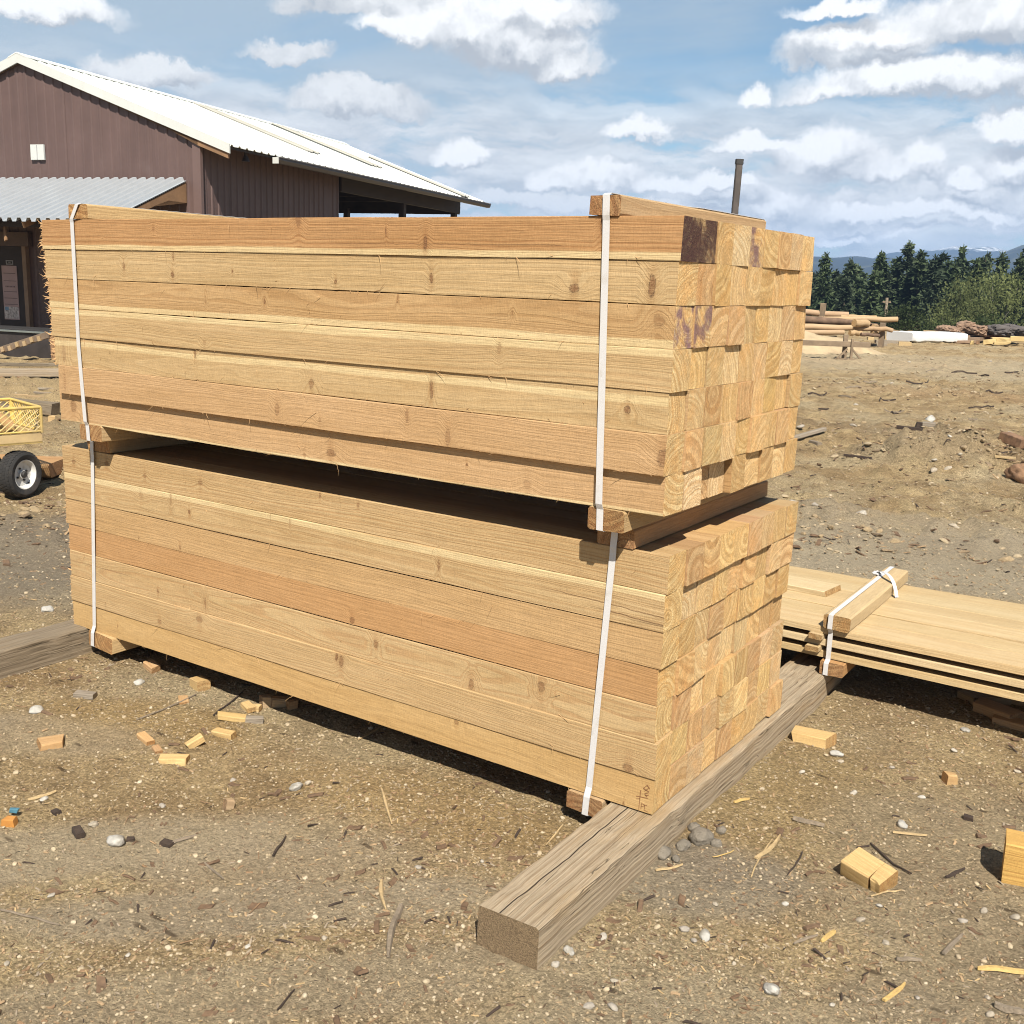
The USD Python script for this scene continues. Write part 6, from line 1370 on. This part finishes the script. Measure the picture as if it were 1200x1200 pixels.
def broad_proto(k, H, rad, mat, trunks=3, clumps=46, leaf=0.26, per=70, base=0.3, bark=BIRCH, thick=0.010):
    r = np.random.default_rng(k)
    P = UsdGeom.Xform.Define(stage, f'/Prototypes/broadleaf_{k}')
    b = MB(); tips = []
    for i in range(trunks):
        a = r.uniform(0, 6.28); top = np.array([math.cos(a) * rad * .35, math.sin(a) * rad * .35, H * r.uniform(.72, .95)])
        b.tube([(math.cos(a) * .2 * i, math.sin(a) * .2 * i, -1), tuple(top * [0.4, 0.4, 0.5]), tuple(top)], [H * thick, H * thick * 0.7, 0.03], 6)
        for q in range(7):
            t = r.uniform(.35, .95); p0 = top * t; an = r.uniform(0, 6.28); p1 = p0 + np.array([math.cos(an) * rad * .7, math.sin(an) * rad * .7, H * .14]) * r.uniform(.5, 1.1); b.tube([p0, (p0 + p1) / 2 + [0, 0, -.1], p1], [H * thick * .4, H * thick * .25, .015], 5)
            tips.append(p1)
    usdkit.mesh(stage, f'{P.GetPath()}/trunk', b.out(), bark)
    V, F, n = [], [], 0
    for c in range(clumps):
        if c < len(tips): ctr = tips[c]
        else:
            z = r.uniform(base, 0.97); rr_ = rad * math.sqrt(max(0.05, 1 - ((z - 0.62) / 0.42) ** 2)) * math.sqrt(r.random()); a = r.uniform(0, 6.28); ctr = np.array([math.cos(a) * rr_, math.sin(a) * rr_, z * H])
        sg = rad * r.uniform(.12, .26)
        for _ in range(per):
            p = ctr + r.normal(0, sg, 3) * [1, 1, .8]; ax = r.normal(0, 1, 3); ax /= np.linalg.norm(ax); s = np.cross(ax, r.normal(0, 1, 3)); s /= np.linalg.norm(s); L = leaf * r.uniform(.6, 1.3)
            V.append([p, p + ax * L * .5 + s * L * .32, p + ax * L, p + ax * L * .5 - s * L * .32]); F.append([[n, n + 1, n + 2], [n, n + 2, n + 3]]); n += 4
    me = usdkit.mesh(stage, f'{P.GetPath()}/crown', (np.array(V).reshape(-1, 3), np.array(F).reshape(-1, 3)), mat); me.CreateDoubleSidedAttr(True)
    return P.GetPath(), H
CP = [conifer_proto(1, rad=3.1), conifer_proto(2, rad=2.7, gap=0.2, droop=0.25, mat=CONIF2), conifer_proto(3, rad=3.8, gap=0.22, ragged=0.42, levels=42, droop=0.2), conifer_proto(4, rad=2.4, levels=50, mat=CONIF2), conifer_proto(5, rad=3.5, gap=0.16, ragged=0.35, droop=0.45)]
BP = [broad_proto(11, 14, 3.4, DECID, 4, 80, leaf=0.30, per=85), broad_proto(12, 15, 3.0, DECID, 3, 74, leaf=0.30, per=85)]
SB = broad_proto(13, 5, 1.9, SHRUB, 4, 44, leaf=0.20, per=60, base=0.12, bark=TRUNK)
def tree(proto, px, py_top, dist, name, label, group, cat='tree', rz=None, wide=1.0):
    path, H = proto; t = far(px, py_top, dist); z0 = float(gz(t[0], t[1])); s = (t[2] - z0) / H
    x = thing(name, label, cat, loc=(t[0], t[1], z0), rotz=float(ro.uniform(0, 360)) if rz is None else rz, group=group, scale=(s * wide, s * wide, s))
    x.GetPrim().GetReferences().AddInternalReference(path); x.GetPrim().SetInstanceable(True)
FRONT = [(1154, 303, 90, 1, 'dark conifer between the two pale aspens'), (1122, 310, 88, 0, 'dark conifer left of the pale aspens'), (971, 299, 88, 0, 'lone pointed conifer nearest the bundles at the left of the tree line'), (997, 305, 92, 1, 'pointed conifer second from the left in the tree line'), (1025, 297, 90, 2, 'slim conifer left of the twin tops'), (1035, 299, 93, 0, 'right one of the twin topped conifers'),
         (1067, 286, 96, 3, 'tallest slender conifer of the tree line'), (1081, 296, 92, 4, 'broad conifer right of the tallest one'), (1106, 297, 98, 2, 'rounded pine in the middle of the tree line'), (1140, 290, 100, 2, 'open crowned pine above the pale aspens'), (1159, 298, 98, 1, 'pine with a blunt top right of the open crowned pine'), (1172, 299, 101, 0, 'narrow pine just left of the right edge group'), (1203, 290, 86, 2, 'large dark pine cut by the right edge'), (1192, 311, 92, 4, 'dark bushy pine before the right edge')]
for (px, py, dist, k, lab) in FRONT: tree(CP[k], px, py, dist, 'conifer', lab, None)
rt_ = np.random.default_rng(77)
for k in range(52):
    px = 948 + 270 * (k + rt_.uniform(-.4, .4)) / 46; top = np.interp(px, [948, 985, 1010, 1050, 1075, 1100, 1150, 1180, 1220], [322, 330, 322, 318, 308, 308, 322, 318, 306]) + rt_.uniform(-15, 16)
    tree(CP[int(rt_.integers(0, 5))], px, top, rt_.uniform(84, 112), 'conifer', 'dark conifer standing in the dense belt behind the yard', 'conifers filling the tree line', wide=1.25)
for (px, py, dist, k, lab, wd) in [(1138, 325, 80, 0, 'pale green aspen clump left of its twin in the tree line', 0.72), (1177, 318, 83, 1, 'pale green aspen clump right of its twin in the tree line', 0.72), (1120, 352, 79, 0, 'small yellow green aspen at the left foot of the clump', 0.8)]:
    tree(BP[k], px, py, dist, 'aspen', lab, None, wide=wd)
for (px, py, dist, lab, wd) in [(1063, 359, 62, 'bright green bush right of the utility pole', 1.1), (1047, 367, 64, 'small green bush left of the bright one', 1.0), (1000, 376, 66, 'low bush behind the log pile', 1.0), (1160, 372, 66, 'low bush behind the bark heap', 1.1), (1098, 378, 66, 'low bush behind the white pack', 1.1)]:
    tree(SB, px, py, dist, 'bush', lab, None, 'bush', wide=wd)
